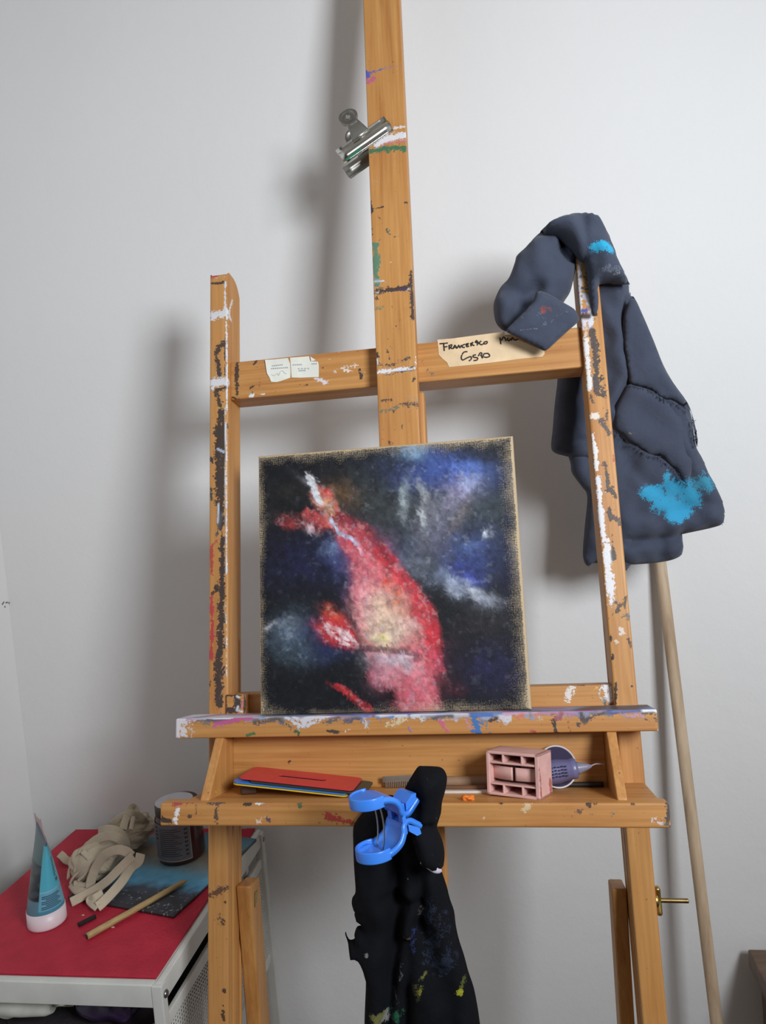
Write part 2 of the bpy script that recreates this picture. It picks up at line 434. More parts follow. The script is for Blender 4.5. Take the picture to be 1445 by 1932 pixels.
a(LS, cL2([(165, 60), (150, 150), (150, 300), (145, 420), (150, 560), (160, 640)]), 9, BLACK); a(LS, cL2([(175, 100), (170, 300), (165, 600), (160, 820)]), 7, (34, 32, 36))
a(LS, cL2([(135, 860), (150, 800), (165, 720)]), 4, (60, 72, 84), .8)
a(LS, cL2([(170, 880), (172, 1000), (165, 1150), (168, 1290)]), 6, (34, 32, 36)); a(LS, cL2([(165, 1290), (160, 1500), (148, 1650), (140, 1780), (145, 1930)]), 7, (38, 34, 36))
a(LS, [(414, 1250), (413, 1330)], 7, (40, 36, 40))
a(LS, cL2([(145, 660), (140, 780)]), 2, (190, 205, 225)); a(LS, cL2([(140, 300), (180, 320)]), 2.4, (190, 205, 230), .8)
a(LS, cL2([(125, 1200), (130, 1210)]), 5, BLACK); a(LS, cL2([(103, 1240), (106, 1245)]), 2.5, (80, 40, 36))
a(LS, cL2([(100, 930), (103, 1120)]), 3, (178, 60, 48)); a(LS, cL2([(98, 1270), (105, 1450), (100, 1660)]), 3.6, (184, 46, 58))
a(LS, cL2([(150, 880), (110, 920)]), 2, (176, 72, 56), .8)
a(LS, cL2([(190, 30), (192, 210), (196, 330), (192, 470), (195, 740), (196, 900), (196, 1120)]), 1.8, (224, 224, 228))
a(LS, cL2([(188, 1300), (196, 1440), (196, 1690), (198, 1790)]), 1.5, (222, 218, 214), .8)
a(LS, cL2([(95, 360), (108, 380)]), 3, BLACK); a(LS, cL2([(97, 560), (100, 620)]), 3, (34, 60, 44)); a(LS, cL2([(92, 1800), (92, 1930)]), 1.6, BLACK, .7)
a(LS, cL2([(185, 1540), (186, 1600)]), 2, BLACK, .7); a(LS, cL2([(182, 1720), (184, 1750)]), 2.4, (40, 40, 56))
c62 = cr(370, 1560, 5.19)
a(LS, c62([(130, 660), (210, 630), (285, 600)]), 6, (92, 58, 44), .8); a(LS, c62([(230, 890), (250, 930)]), 6, (70, 48, 36), .8)
for p in ((270, 1600), (255, 1750), (262, 1800), (258, 1840), (270, 1880), (282, 735)): a(LS, c62([p, (p[0] + 8, p[1] + 6)]), 2.6, (66, 40, 28))
for p in ((228, 275), (210, 985)): a(LS, cL2([p]), 1.6, (50, 36, 30), 1, -.191, 0)
a(LS, cL2([(225, 1330), (240, 1385), (280, 1370), (265, 1340)]), .7, (96, 66, 50), .6, -.191, 0)
upright(-.2155, -.191, -.191, LS)

c5 = cr(1060, 470, 6.66); c3r = cr(1080, 740, 3.22)
RS = []
a(RS, c5([(225, 170), (230, 260), (225, 400), (225, 520)]), 5, (206, 208, 216)); a(RS, c5([(270, 240), (300, 260)]), 4, (150, 148, 130), .8)
a(RS, c5([(300, 300), (310, 420), (315, 540)]), 7, (92, 92, 76), .75); a(RS, c5([(350, 330), (365, 480), (380, 650)]), 5, (66, 60, 52), .8)
a(RS, c5([(240, 345)]), 4, (70, 96, 120)); a(RS, c5([(258, 490)]), 3.2, BLACK)
a(RS, c5([(235, 560), (290, 580), (335, 640), (360, 760), (365, 880), (355, 980)]), 4.6, (214, 218, 230)); a(RS, c5([(230, 600), (235, 760), (250, 900), (265, 1000)]), 3.4, (220, 222, 230))
a(RS, c5([(300, 900), (270, 960)]), 4.5, (222, 214, 222)); a(RS, c5([(270, 775), (310, 760)]), 4.5, (44, 72, 168)); a(RS, c5([(275, 840), (325, 840)]), 6, (36, 38, 44))
a(RS, c5([(248, 590)]), 1.6, BLACK); a(RS, c5([(300, 1000), (305, 1120)]), 4, (214, 186, 166), .8)
a(RS, c5([(300, 1130), (310, 1300), (330, 1450), (335, 1600), (345, 1740)]), 5.5, (226, 226, 224))
a(RS, c5([(380, 1020), (400, 1200), (420, 1330), (430, 1500), (435, 1700), (430, 1790)]), 6, (48, 46, 50)); a(RS, c5([(390, 1060), (440, 1180), (460, 1330)]), 4, (56, 52, 54), .8)
a(RS, c5([(490, 1620), (500, 1640)]), 5, BLACK, .85); a(RS, c5([(500, 1720), (530, 1830)]), 5.5, (56, 54, 56), .85); a(RS, c5([(365, 1830), (385, 1930)]), 2.4, (60, 54, 50))
a(RS, c3r([(165, 10), (190, 20)]), 3.4, BLACK, .8); a(RS, c3r([(110, 40), (120, 60)]), 3, (60, 56, 52), .8)
a(RS, c3r([(120, 150), (150, 145)]), 5, (228, 218, 206)); a(RS, c3r([(175, 170), (205, 220), (220, 245)]), 5, (66, 64, 68), .9); a(RS, c3r([(210, 110), (208, 190)]), 2, (70, 66, 64), .7)
a(RS, c3r([(120, 260), (140, 370), (148, 470)]), 4, (230, 228, 226)); a(RS, c3r([(165, 445), (185, 440)]), 2.6, (150, 88, 70), .8)
a(RS, c3r([(195, 430), (210, 520), (215, 600)]), 3, (56, 54, 56)); a(RS, c3r([(205, 595), (240, 600), (265, 640)]), 3.2, (46, 46, 50)); a(RS, c3r([(240, 580), (215, 600)]), 3, (46, 46, 50))
a(RS, c3r([(155, 520), (165, 650), (180, 800), (195, 900)]), 5, (226, 226, 230)); a(RS, c3r([(205, 900), (215, 1020), (225, 1130), (240, 1290)]), 6.8, (230, 230, 234)); a(RS, c3r([(190, 860), (205, 1050), (215, 1180)]), 4, (226, 226, 230))
a(RS, c3r([(222, 700), (230, 780)]), 2.6, (52, 50, 54)); a(RS, c3r([(240, 755), (280, 775), (285, 800)]), 3, (50, 48, 54), .9); a(RS, c3r([(240, 870), (242, 950)]), 2.4, (62, 58, 58), .8); a(RS, c3r([(247, 970), (252, 1015)]), 4.4, (44, 42, 46))
a(RS, c3r([(265, 1280), (290, 1290), (265, 1340)]), 5, (60, 56, 58), .9); a(RS, c3r([(320, 1250), (320, 1310)]), 3.4, (66, 62, 62), .85); a(RS, c3r([(315, 1350), (340, 1365)]), 4.4, (84, 104, 110), .85)
a(RS, c3r([(290, 1440), (305, 1465)]), 4, (222, 208, 196)); a(RS, c3r([(260, 1510), (275, 1520)]), 2.6, (220, 196, 170), .7); a(RS, c3r([(340, 1500), (350, 1540)]), 2.4, (66, 54, 48))
a(RS, c3r([(232, 1480), (236, 1510)]), 2, BLACK); a(RS, c3r([(244, 1590), (244, 1620)]), 1.8, BLACK); a(RS, c3r([(360, 1785)]), 2, BLACK); a(RS, c3r([(265, 1770), (262, 1890)]), 2.2, (44, 34, 30))
a(RS, c3r([(250, 380), (252, 420)]), 1.2, (196, 40, 66))
upright(.2485, .2730, .2485, RS)

# --- crossbar behind the mast head
CS = []; Zc = -.009
a(CS, cL([(500, 1310), (492, 1500), (500, 1700)]), 3.2, (50, 42, 40), 1, Zc); a(CS, cL([(740, 1290), (690, 1340)]), 2.8, (48, 40, 38), 1, Zc)
a(CS, cL([(700, 1600), (650, 1630)]), 2.2, (44, 38, 38), .9, Zc); a(CS, cL([(690, 1670), (680, 1690)]), 3, BLACK, .8, Zc); a(CS, cL([(670, 1710), (690, 1715)]), 3.6, (236, 236, 236), 1, Zc)
a(CS, cL([(740, 1698), (830, 1696)]), 1.5, (230, 226, 222), .9, Zc); a(CS, cL([(770, 1520), (770, 1660)]), 2, (130, 90, 56), .6, Zc); a(CS, cL([(430, 1740), (500, 1750), (560, 1780)]), 2, (50, 34, 28), .7, Zc)
c22 = cr(490, 660, 10.32)
a(CS, c22([(1050, 560), (1200, 590), (1280, 630)]), 4.5, (226, 216, 222), .9, Zc); a(CS, c22([(790, 680), (940, 690)]), 1.6, (60, 44, 36), .8, Zc); a(CS, c22([(1230, 345)]), 1.6, (80, 60, 44), 1, Zc); a(CS, c22([(1350, 185)]), 1.8, (236, 190, 150), 1, Zc)
c2 = cr(370, 480, 3.141)
a(CS, c2([(820, 690), (880, 670), (960, 655)]), 5, (228, 216, 206), .62, Zc); a(CS, c2([(850, 680), (920, 690)]), 4, (232, 224, 216), .6, Zc); a(CS, c2([(965, 685), (980, 730)]), 2.6, (48, 42, 42), 1, Zc)
for p in ((790, 622), (870, 612), (846, 575), (1000, 700)): a(CS, c2([p]), 1.2, (236, 214, 180), 1, Zc)
a(CS, cr(800, 600, 5.558)([(10, 470), (60, 560)]), 10, (120, 100, 78), .36, Zc, 2, 9)
a(CS, cr(800, 600, 5.558)([(120, 600), (60, 560), (20, 520)]), 8, (126, 104, 84), .34, Zc, 2, 8)
V, F = box(-.1915, .2490, .3838, .4340, -.045, Zc, .002, .0019)
crossbar = epart('crossbar', V, F, WX, CS)

# --- mast (front slat) and the fixed post it slides on
MS = []; Zm = .013
c1 = cr(600, 0, 4.817)
a(MS, c1([(440, 650), (450, 690)]), 5, (70, 84, 178), .9, Zm); a(MS, c1([(470, 660), (530, 645), (570, 630)]), 3.6, (88, 96, 176), .8, Zm); a(MS, c1([(600, 620), (760, 595)]), 4.5, (150, 124, 160), .38, Zm, 2, 3)
a(MS, c1([(460, 740), (510, 715)]), 5, (192, 94, 134), .85, Zm)
a(MS, c1([(540, 1300), (640, 1260), (790, 1230)]), 8, (228, 228, 234), 1, Zm); a(MS, c1([(700, 1160), (790, 1150)]), 3, (226, 222, 224), .9, Zm); a(MS, c1([(600, 1310), (700, 1290), (800, 1275)]), 3.4, (200, 116, 116), .9, Zm)
a(MS, c1([(480, 1375), (560, 1360), (640, 1350), (790, 1345)]), 5.4, GREEN, 1, Zm); a(MS, c1([(620, 1340), (640, 1385)]), 4, GREEN, 1, Zm); a(MS, c1([(770, 1330), (785, 1370)]), 4, GREEN, 1, Zm)
a(MS, c1([(500, 1650), (535, 1648)]), 1.4, (226, 214, 200), .8, Zm); a(MS, c1([(490, 1700), (540, 1670)]), 4, (150, 160, 140), .3, Zm, 2, 4)
cm = cr(680, 330, 3.713)
a(MS, cm([(75, 190), (80, 260)]), 2.6, (44, 40, 40), 1, Zm); a(MS, cm([(90, 240), (155, 225)]), 1.8, (54, 46, 42), .9, Zm); a(MS, cm([(310, 195), (340, 198)]), 1.8, (60, 50, 46), .9, Zm); a(MS, cm([(130, 200), (300, 180)]), .8, (120, 88, 60), .6, Zm)
a(MS, cm([(120, 265), (150, 340), (185, 400), (240, 435), (280, 420)]), .9, (84, 70, 54), .75, Zm); a(MS, cm([(185, 375), (200, 405)]), 3, (84, 96, 74), .7, Zm); a(MS, cm([(243, 295)]), 1.6, (80, 66, 52), 1, Zm)
a(MS, cm([(78, 380), (80, 420)]), 1.6, BLACK, .8, Zm)
a(MS, cm([(105, 490), (105, 600), (110, 700), (120, 770)]), 6, (74, 128, 104), .95, Zm); a(MS, cm([(125, 560), (128, 640)]), 4, (78, 130, 108), .85, Zm); a(MS, cm([(140, 440), (135, 460)]), 1.6, (100, 120, 90), .6, Zm)
a(MS, cm([(95, 745), (130, 742)]), 2.2, (170, 210, 224), .9, Zm); a(MS, cm([(150, 742), (185, 745)]), 2, (232, 228, 224), .8, Zm); a(MS, cm([(110, 780), (135, 770)]), 4, (70, 124, 130), .8, Zm); a(MS, cm([(195, 612), (235, 605)]), 1.4, (232, 206, 170), .6, Zm)
a(MS, cm([(100, 825), (160, 810), (240, 800), (330, 790), (350, 770)]), 4.6, (44, 40, 46), 1, Zm); a(MS, cm([(110, 800), (150, 795), (200, 785)]), 2.6, (40, 38, 42), .9, Zm); a(MS, cm([(280, 805), (330, 800)]), 3, (46, 44, 84), .9, Zm)
a(MS, cm([(335, 800), (345, 805)]), 1.8, (230, 226, 232), 1, Zm); a(MS, cm([(95, 822), (125, 822)]), 1.1, (224, 220, 224), .9, Zm)
a(MS, cm([(355, 680), (355, 780), (365, 900), (365, 1010)]), 3.6, (52, 40, 42), .95, Zm); a(MS, cm([(375, 860), (385, 1040)]), 1.8, (70, 44, 44), .85, Zm); a(MS, cm([(110, 860), (118, 866)]), 2.4, (50, 40, 40), .9, Zm)
a(MS, cm([(115, 935), (155, 925)]), 5, (128, 128, 88), .6, Zm, 2, 3); a(MS, cm([(115, 1055), (145, 1045)]), 1.8, (96, 148, 70), .8, Zm)
for k in range(26): a(MS, cm([(rng.uniform(130, 370), rng.uniform(920, 1080))]), rng.uniform(.5, 1.1), (100, 74, 52), .8, Zm)
a(MS, cm([(115, 1250), (125, 1330), (190, 1335), (235, 1330)]), 3, (40, 38, 40), .85, Zm); a(MS, cm([(190, 1230), (205, 1280), (195, 1320)]), 2.2, (60, 50, 46), .75, Zm); a(MS, cm([(270, 1300), (320, 1295), (340, 1280)]), 3.6, (66, 58, 60), .7, Zm); a(MS, cm([(215, 1200), (230, 1220)]), 1.6, (70, 56, 46), .8, Zm)
a(MS, cm([(118, 1382), (200, 1372), (300, 1362), (395, 1350)]), 3.4, (226, 228, 236), 1, Zm); a(MS, cm([(392, 1275), (396, 1350)]), 2.4, (228, 228, 234), 1, Zm); a(MS, cm([(117, 1290), (122, 1330)]), 1.6, (226, 226, 230), 1, Zm)
a(MS, cm([(240, 1386), (320, 1374), (400, 1365)]), 1.4, (36, 36, 44), .95, Zm); a(MS, cm([(165, 1405), (230, 1395)]), 1, (60, 50, 46), .8, Zm); a(MS, cm([(345, 1355), (385, 1335)]), 1.6, (40, 40, 46), .9, Zm)
a(MS, cm([(370, 1440), (382, 1425)]), 2.4, (60, 44, 36), .95, Zm); a(MS, cm([(150, 1585), (215, 1578)]), 2.6, (66, 54, 46), .85, Zm)
a(MS, cm([(280, 1600), (340, 1605), (400, 1610)]), 5.4, (84, 66, 58), .72, Zm, 2, 4); a(MS, cm([(340, 1560), (390, 1570)]), 6, (170, 148, 140), .5, Zm, 2, 4); a(MS, cm([(140, 1655), (200, 1645), (260, 1630)]), 4, (110, 112, 90), .66, Zm, 2, 3); a(MS, cm([(235, 1660)]), 2.6, (80, 60, 44), 1, Zm)
a(MS, cm([(145, 1850), (190, 1860), (225, 1890)]), 1.4, (54, 46, 44), .95, Zm); a(MS, cm([(200, 1865), (222, 1885)]), 2.4, (54, 46, 44), .9, Zm); a(MS, cm([(295, 1680), (292, 1820)]), .8, (110, 84, 58), .7, Zm)
V, F = box(.0033, .0522, -.02, 1.06, -.009, Zm, .0016, .0021)
mast = epart('mast', V, F, WY, MS)
V, F = box(.0040, .0570, -.197, .372, -.031, -.0095, .0025, .006)
epart('centre_post', V, F, WY)

# --- lower crossbar just above the ledge
LC = []
c42 = cr(370, 1240, 9.633); zb = .003
V, F = box(-.172, .2490, -.028, .0172, -.045, -.010, .0016, .0021)
c53 = cr(1080, 1240, 5.365)
a(LC, c53([(330, 300), (390, 320), (380, 420)]), 9, (232, 232, 236), 1, -.010); a(LC, c53([(320, 440), (330, 490), (400, 480)]), 4, (52, 50, 54), .95, -.010); a(LC, c53([(215, 330), (240, 305)]), 3.4, (224, 170, 70), 1, -.010); a(LC, c53([(270, 360), (290, 450)]), 7, (214, 208, 196), .6, -.010); a(LC, c53([(0, 310), (20, 340)]), 4, (228, 220, 212), .9, -.010)
a(LC, [(1075, 1302), (1072, 1322)], 5, (230, 224, 218), .8, -.010); a(LC, c53([(0, 278), (200, 275), (400, 272)]), 1.2, (58, 46, 40), .9, -.010)
epart('lower_crossbar', V, F, WX, LC)
V, F = box(-.1925, -.1685, -.028, .0175, -.040, zb, .0012, .0012)
BS = []
a(BS, c42([(560, 700), (700, 690), (880, 700)]), 1.6, BLACK, 1, zb); a(BS, c42([(550, 720), (545, 900), (560, 990)]), 1.5, BLACK, 1, zb); a(BS, c42([(730, 740), (760, 820), (740, 960)]), 5.4, (36, 38, 46), 1, zb); a(BS, c42([(560, 950), (650, 960), (720, 980)]), 4, (36, 32, 38), 1, zb)
a(BS, c42([(740, 710), (780, 730)]), 1.8, (220, 228, 236), 1, zb); a(BS, c42([(760, 900), (740, 960), (800, 980)]), 2.6, (206, 214, 226), .8, zb); a(BS, c42([(845, 700), (845, 850), (830, 920)]), 1.8, (206, 130, 130), 1, zb); a(BS, c42([(885, 700), (885, 850), (880, 1000)]), 2.4, (24, 22, 26), 1, zb); a(BS, c42([(905, 690), (915, 800), (915, 900)]), 1.8, (228, 228, 232), 1, zb); a(BS, c42([(830, 990)]), 2.6, WHITE, 1, zb)
epart('corner_block', V, F, WX, BS)

# --- the ledge the canvas stands on
zl = .045
LG = []
def topfront(xs, c, r, y=1352, al=1.0, soft=None): a(LG, [(x, yy) for x, yy in xs], r, c, al, zl, 2, soft)
c44 = cr(320, 1320, 3.0104); c45 = cr(780, 1320, 3.0104)
for k in range(44):
    xx = rng.uniform(0, 1); col = ((150, 140, 156), (206, 206, 216), (110, 112, 136), (186, 150, 176), (120, 116, 112), (196, 190, 190), (140, 150, 180))[k % 7]
    x_ = 345 + xx * 880; topfront([(x_, 1356 - 12 * xx), (x_ + rng.uniform(15, 60), 1358 - 13 * xx + rng.uniform(-3, 6))], col, rng.uniform(4, 8), al=rng.uniform(.5, .72), soft=5)
topfront(c44([(40, 110), (38, 200)]), (222, 220, 226), 9); topfront(c44([(75, 110), (80, 200)]), (218, 214, 220), 9, al=.8); topfront(c44([(115, 120), (125, 200)]), (214, 200, 196), 6, al=.6)
topfront(c44([(30, 95), (120, 96), (230, 96), (330, 92)]), (220, 224, 230), 4.5); topfront(c44([(150, 100), (200, 104)]), (120, 160, 190), 2.6, al=.8)
topfront(c44([(210, 116), (300, 120), (380, 112)]), (84, 80, 104), 3, al=.75); topfront(c44([(260, 140), (340, 125), (430, 105), (470, 98)]), (190, 84, 142), 4.2, al=.9); topfront(c44([(250, 160), (300, 150)]), (196, 116, 140), 4, al=.6)
topfront(c44([(420, 92), (460, 88)]), (90, 110, 200), 3); topfront(c44([(480, 130), (560, 118), (620, 112)]), (84, 80, 80), 6, al=.62, soft=4); topfront(c44([(480, 88), (600, 84), (720, 78)]), (216, 196, 214), 4.5)
topfront(c44([(600, 110), (680, 150), (720, 180)]), (70, 84, 84), 5, al=.62, soft=4); topfront(c44([(720, 180), (735, 190)]), (44, 92, 60), 3.4, al=.9); topfront(c44([(440, 200), (480, 195)]), (56, 110, 66), 3, al=.85)
topfront(c44([(660, 100), (740, 150), (800, 140), (900, 90)]), (206, 212, 224), 3.6, al=.85); topfront(c44([(700, 95), (760, 130)]), (212, 212, 224), 3.4, al=.8); topfront(c44([(760, 120), (860, 85), (960, 72)]), (214, 214, 224), 5)
topfront(c44([(800, 80), (860, 74)]), (96, 150, 190), 3, al=.8); topfront(c44([(880, 130), (960, 105)]), (96, 92, 100), 6, al=.6, soft=4); topfront(c44([(960, 80), (1040, 74), (1080, 72)]), (192, 150, 196), 3.6, al=.9)
topfront(c44([(1040, 80), (1150, 72)]), (70, 108, 188), 4, al=.9); topfront(c44([(1000, 120), (1080, 110)]), (80, 84, 110), 6, al=.62, soft=4); topfront(c44([(1110, 110), (1120, 160)]), (200, 204, 214), 4, al=.66)
topfront(c44([(1180, 110), (1260, 95)]), (84, 134, 184), 5, al=.9); topfront(c44([(1200, 84), (1300, 70), (1440, 68)]), (212, 218, 228), 4.4); topfront(c44([(1240, 140), (1330, 115)]), (214, 198, 160), 7, al=.62, soft=5); topfront(c44([(1380, 90), (1440, 110)]), (200, 208, 216), 5, al=.8)
topfront(c44([(900, 178), (960, 182)]), (52, 46, 46), 2.4, al=.85); topfront(c44([(1000, 180), (1015, 170)]), (226, 216, 216), 3, al=.8); topfront(c44([(1355, 160), (1370, 185)]), (158, 116, 142), 3, al=.75); topfront(c44([(640, 75), (760, 68)]), (206, 210, 222), 3.6)
topfront(c45([(0, 75), (120, 70), (220, 66), (330, 62)]), (212, 220, 230), 4.6); topfront(c45([(80, 120), (140, 100), (220, 95)]), (80, 84, 92), 5, al=.62, soft=4)
topfront(c45([(150, 120), (190, 175)]), (200, 98, 124), 4.4, al=.75); topfront(c45([(290, 110), (320, 160)]), (206, 134, 160), 5, al=.5, soft=4)
topfront(c45([(340, 75), (355, 130), (365, 180)]), (38, 110, 178), 7.5); topfront(c45([(380, 80), (440, 80)]), (46, 112, 186), 6); topfront(c45([(440, 120), (470, 105)]), (36, 42, 60), 4.4, al=.85); topfront(c45([(410, 130), (430, 180)]), (90, 124, 150), 6, al=.55, soft=4)
topfront(c45([(460, 75), (540, 70)]), (90, 130, 190), 3.6, al=.9); topfront(c45([(520, 75), (600, 66), (700, 62)]), (190, 152, 176), 4.4); topfront(c45([(590, 100), (620, 90)]), (206, 116, 104), 5, al=.75); topfront(c45([(690, 95), (715, 85)]), (200, 128, 116), 4, al=.7)
topfront(c45([(660, 62), (665, 100)]), (130, 136, 150), 2.4, al=.8); topfront(c45([(720, 66), (800, 64), (900, 60)]), (176, 126, 160), 4.4); topfront(c45([(790, 90), (830, 110), (840, 80)]), (150, 84, 100), 4.4, al=.85)
topfront(c45([(795, 120), (800, 150), (810, 180)]), (40, 36, 38), 3.4); topfront(c45([(870, 90), (920, 90)]), (160, 120, 160), 4, al=.7); topfront(c45([(950, 75), (970, 125), (1000, 105)]), (60, 60, 70), 3.4, al=.9); topfront(c45([(1000, 105), (1080, 75), (1130, 66)]), (66, 68, 78), 3, al=.8); topfront(c45([(935, 125), (938, 150)]), (60, 58, 64), 2, al=.8)
topfront(c45([(920, 60), (1000, 58), (1100, 54)]), (170, 110, 168), 2.6); topfront(c45([(1110, 72), (1200, 62), (1290, 56)]), (60, 82, 140), 4.4); topfront(c45([(1140, 58), (1260, 50), (1340, 48)]), (96, 110, 160), 3); topfront(c45([(1310, 60), (1385, 58)]), (226, 232, 242), 3.6)
topfront(c45([(1300, 78), (1360, 75), (1390, 95)]), (70, 64, 66), 2.4, al=.85); topfront(c45([(1360, 90), (1390, 130)]), (80, 66, 60), 3, al=.6); topfront(c45([(1392, 180)]), (232, 230, 228), 2.6)
topfront(c45([(665, 180), (690, 182)]), (176, 66, 66), 2.6, al=.75); topfront(c45([(885, 130), (890, 180)]), (150, 90, 40), 3.4, al=.55, soft=3); topfront(c45([(500, 110), (540, 150)]), (186, 176, 170), 5, al=.4, soft=4)
topfront(c45([(1340, 120), (1320, 110)]), (80, 66, 58), 1.6, al=.8)
V, F = box(-.2355, .2838, -.0262, -.0045, -.006, zl, .002, .0016)
P = brush(V, LG)
# the ledge's top is caked with streaks of paint from end to end
sel = np.where((V[:, 1] > -.0078) & (V[:, 2] > .0))[0]
cols = np.array([srgb(*c) for c in ((216, 222, 232), (190, 200, 216), (170, 120, 170), (90, 120, 190), (214, 190, 208), (66, 66, 84), (220, 224, 232), (120, 150, 190), (206, 208, 222))])
tt = (V[sel, 0] + .24) * 26 + V[sel, 2] * 40 + np.sin(V[sel, 0] * 90) * .6; k0 = np.floor(tt).astype(int); fr = (tt - k0)[:, None]
h = lambda k: cols[(k * 7919 + (k * k) % 13) % len(cols)]
P[sel, :3] = np.where((P[sel, 3] > .5)[:, None] & (V[sel, 2] > .0440)[:, None], P[sel, :3], h(k0) * (1 - fr) + h(k0 + 1) * fr)
P[sel, 3] = np.maximum(P[sel, 3], np.clip(.55 + (V[sel, 1] + .0078) * 300, 0, 1))
mesh_obj('canvas_ledge', e2w(V), F, WX, parent=easel, paint=P)

# --- tray below the ledge: back board, two sloped cheeks, floor and front lip
TS = []; zbk = .016
c51 = cr(280, 1280, 2.779)
for p, r in (((738, 436), 2.6), ((720, 475), 2), ((990, 532), 2), ((680, 372), 1.4), ((790, 380), 1)): a(TS, c51([p]), r, (46, 28, 22) if p[0] != 720 else (226, 206, 176), 1, zbk)
a(TS, cr(800, 1280, 2.779)([(775, 592), (945, 592)]), 1.6, (60, 36, 26), .7, zbk)
V, F = box(-.1787, .2325, -.093, -.0262, .007, zbk, .0008, .003); epart('tray_back', V, F, WX, TS)
def cheek(x0, x1, strokes):
    V, F = box(x0, x1, -.0865, -.0262, .0, .0445, .0012, .002)
    V = V.copy(); t = np.clip((-.0262 - V[:, 1]) / .057, 0, 1); V[:, 2] = V[:, 2] * (1 + t * .0405 / .0445)
    epart('tray_cheek', V, F, WY, strokes)
KS = []
a(KS, c51([(455, 490), (450, 525)]), 4, (40, 28, 24), 1, -.1787, 0); a(KS, c51([(425, 455), (422, 470)]), 1.4, (40, 28, 24), 1, -.1787, 0)
a(KS, c51([(340, 600), (380, 580)]), 1.4, (214, 176, 60), .7, -.1787, 0); a(KS, c51([(345, 620), (375, 600)]), 1, (214, 190, 80), .7, -.1787, 0)
cheek(-.1885, -.1787, KS)
KS = []
a(KS, c53([(375, 1040), (410, 1080)]), 1.2, (60, 44, 36), .9, .06); a(KS, c53([(475, 1180), (480, 1215)]), 2, (70, 54, 44), .9, .07); a(KS, c53([(405, 1230), (460, 1270)]), 1.6, (214, 180, 150), .5, .075)
cheek(.2325, .2420, KS)
V, F = box(-.2050, .2720, -.0980, -.0842, -.004, .0757, .0012, .003)
zp = .097
SS = []
a(SS, c51([(140, 655), (180, 645), (230, 642)]), 5, (176, 48, 56), .9, zp)
c64 = cr(280, 1440, 4.014)
a(SS, c64([(225, 350), (212, 390), (205, 420), (205, 455)]), 3.6, (234, 232, 234), 1, zp); a(SS, c64([(105, 425), (150, 440), (170, 450)]), 4, (34, 22, 20), 1, zp); a(SS, c64([(130, 280), (180, 275)]), 2, (220, 206, 200), .5, zp)
a(SS, c64([(200, 300), (340, 285)]), 4, (176, 52, 62), .85, zp); a(SS, c64([(470, 295), (520, 300), (560, 290)]), 6, (58, 58, 68), .9, zp); a(SS, c64([(515, 330), (512, 380), (510, 440)]), 4, (78, 60, 50), .8, zp)
a(SS, c64([(360, 310), (365, 380)]), 3, (110, 78, 52), .7, zp); a(SS, c64([(300, 400), (320, 400)]), 2.4, (70, 52, 40), .8, zp); a(SS, c64([(460, 280), (700, 278), (900, 280)]), 3.4, (84, 70, 68), .75, zp); a(SS, c64([(730, 300), (770, 305)]), 4, (34, 30, 34), 1, zp); a(SS, c64([(800, 285), (850, 288)]), 4.4, (228, 228, 230), 1, zp)
a(SS, c64([(900, 420), (910, 435)]), 3.6, (86, 64, 84), .9, zp); a(SS, c64([(820, 450), (850, 430)]), 3.4, (222, 196, 176), .7, zp); a(SS, c64([(1140, 300), (1150, 320)]), 4, (76, 100, 70), .85, zp); a(SS, c64([(1065, 310), (1070, 345)]), 2, (96, 66, 82), .8, zp); a(SS, c64([(880, 340), (900, 330)]), 4, (192, 130, 118), .5, zp)
a(SS, [(614, 1539), (640, 1546), (668, 1552)], 6, (176, 50, 46), .9, zp); a(SS, c64([(1200, 290), (1210, 310)]), 2, (190, 90, 120), .7, zp)
c65 = cr(800, 1280, 2.779)
for p, r, c in (((860, 660), 3.4, (44, 34, 32)), ((895, 650), 3, (80, 44, 44)), ((810, 695), 3.6, (104, 70, 62)), ((405, 648), 3, (40, 34, 34)), ((985, 712), 2.6, (130, 110, 90)), ((1090, 655), 2, (90, 60, 40)), ((875, 712), 1, (60, 40, 30))): a(SS, c65([p, (p[0] + 8, p[1])]), r, c, .9, zp)
a(SS, c65([(525, 680), (545, 665)]), 5, (216, 186, 146), .75, zp); a(SS, c65([(765, 735), (775, 720)]), 1.6, (190, 80, 76), .7, zp); a(SS, c65([(310, 735), (318, 730)]), 2.4, (222, 190, 160), .8, zp)
a(SS, c65([(1280, 650), (1285, 700), (1275, 760)]), 4, (58, 58, 62), .9, zp); a(SS, c65([(1200, 745), (1240, 755)]), 6, (216, 200, 190), .62, zp, 2, 5); a(SS, c65([(1265, 765), (1285, 770)]), 5, (90, 96, 106), .6, zp)
a(SS, c65([(560, 640), (640, 642), (760, 640)]), 2, (96, 66, 44), .5, zp)
epart('tray_floor', V, F, WX, [])
V, F = box(-.2270, .2772, -.1062, -.0838, .0755, zp, .0022, .0018); epart('tray_lip', V, F, WX, SS)

# --- prop legs, brass hinge plate, wing nut
brass = m_plain('brass', (188, 158, 92), .32, 1.0, .1, 90)
brass_d = m_plain('worn_brass', (150, 126, 84), .4, 1.0, .12, 120)
def prop(x0, x1, ztop, k, ytop):
    V, F = box(x0, x1, Y0, ytop, ztop - .034, ztop, .0025, .006)
    V = V.copy(); V[:, 2] += k * (V[:, 1] - ytop)
    return epart('rear_leg', V, F, WY)
rl = prop(-.1905, -.1730, -.022, .20, -.201)
V, F = box(-.1733, -.1722, -.228, -.212, -.046, -.036, .0004, .003); mesh_obj('hinge_plate', e2w(V), F, brass, parent=rl)
prop(.2325, .2480, -.030, .20, -.199)
ps = []
for k in range(60):
    pass
V, F = lathe([(.006, 0), (.0068, .001), (.0068, .0042), (.005, .0052)], 30, ((.2731, -.207, -.022), (1, 0, 0)))
ww = [(V, F)]
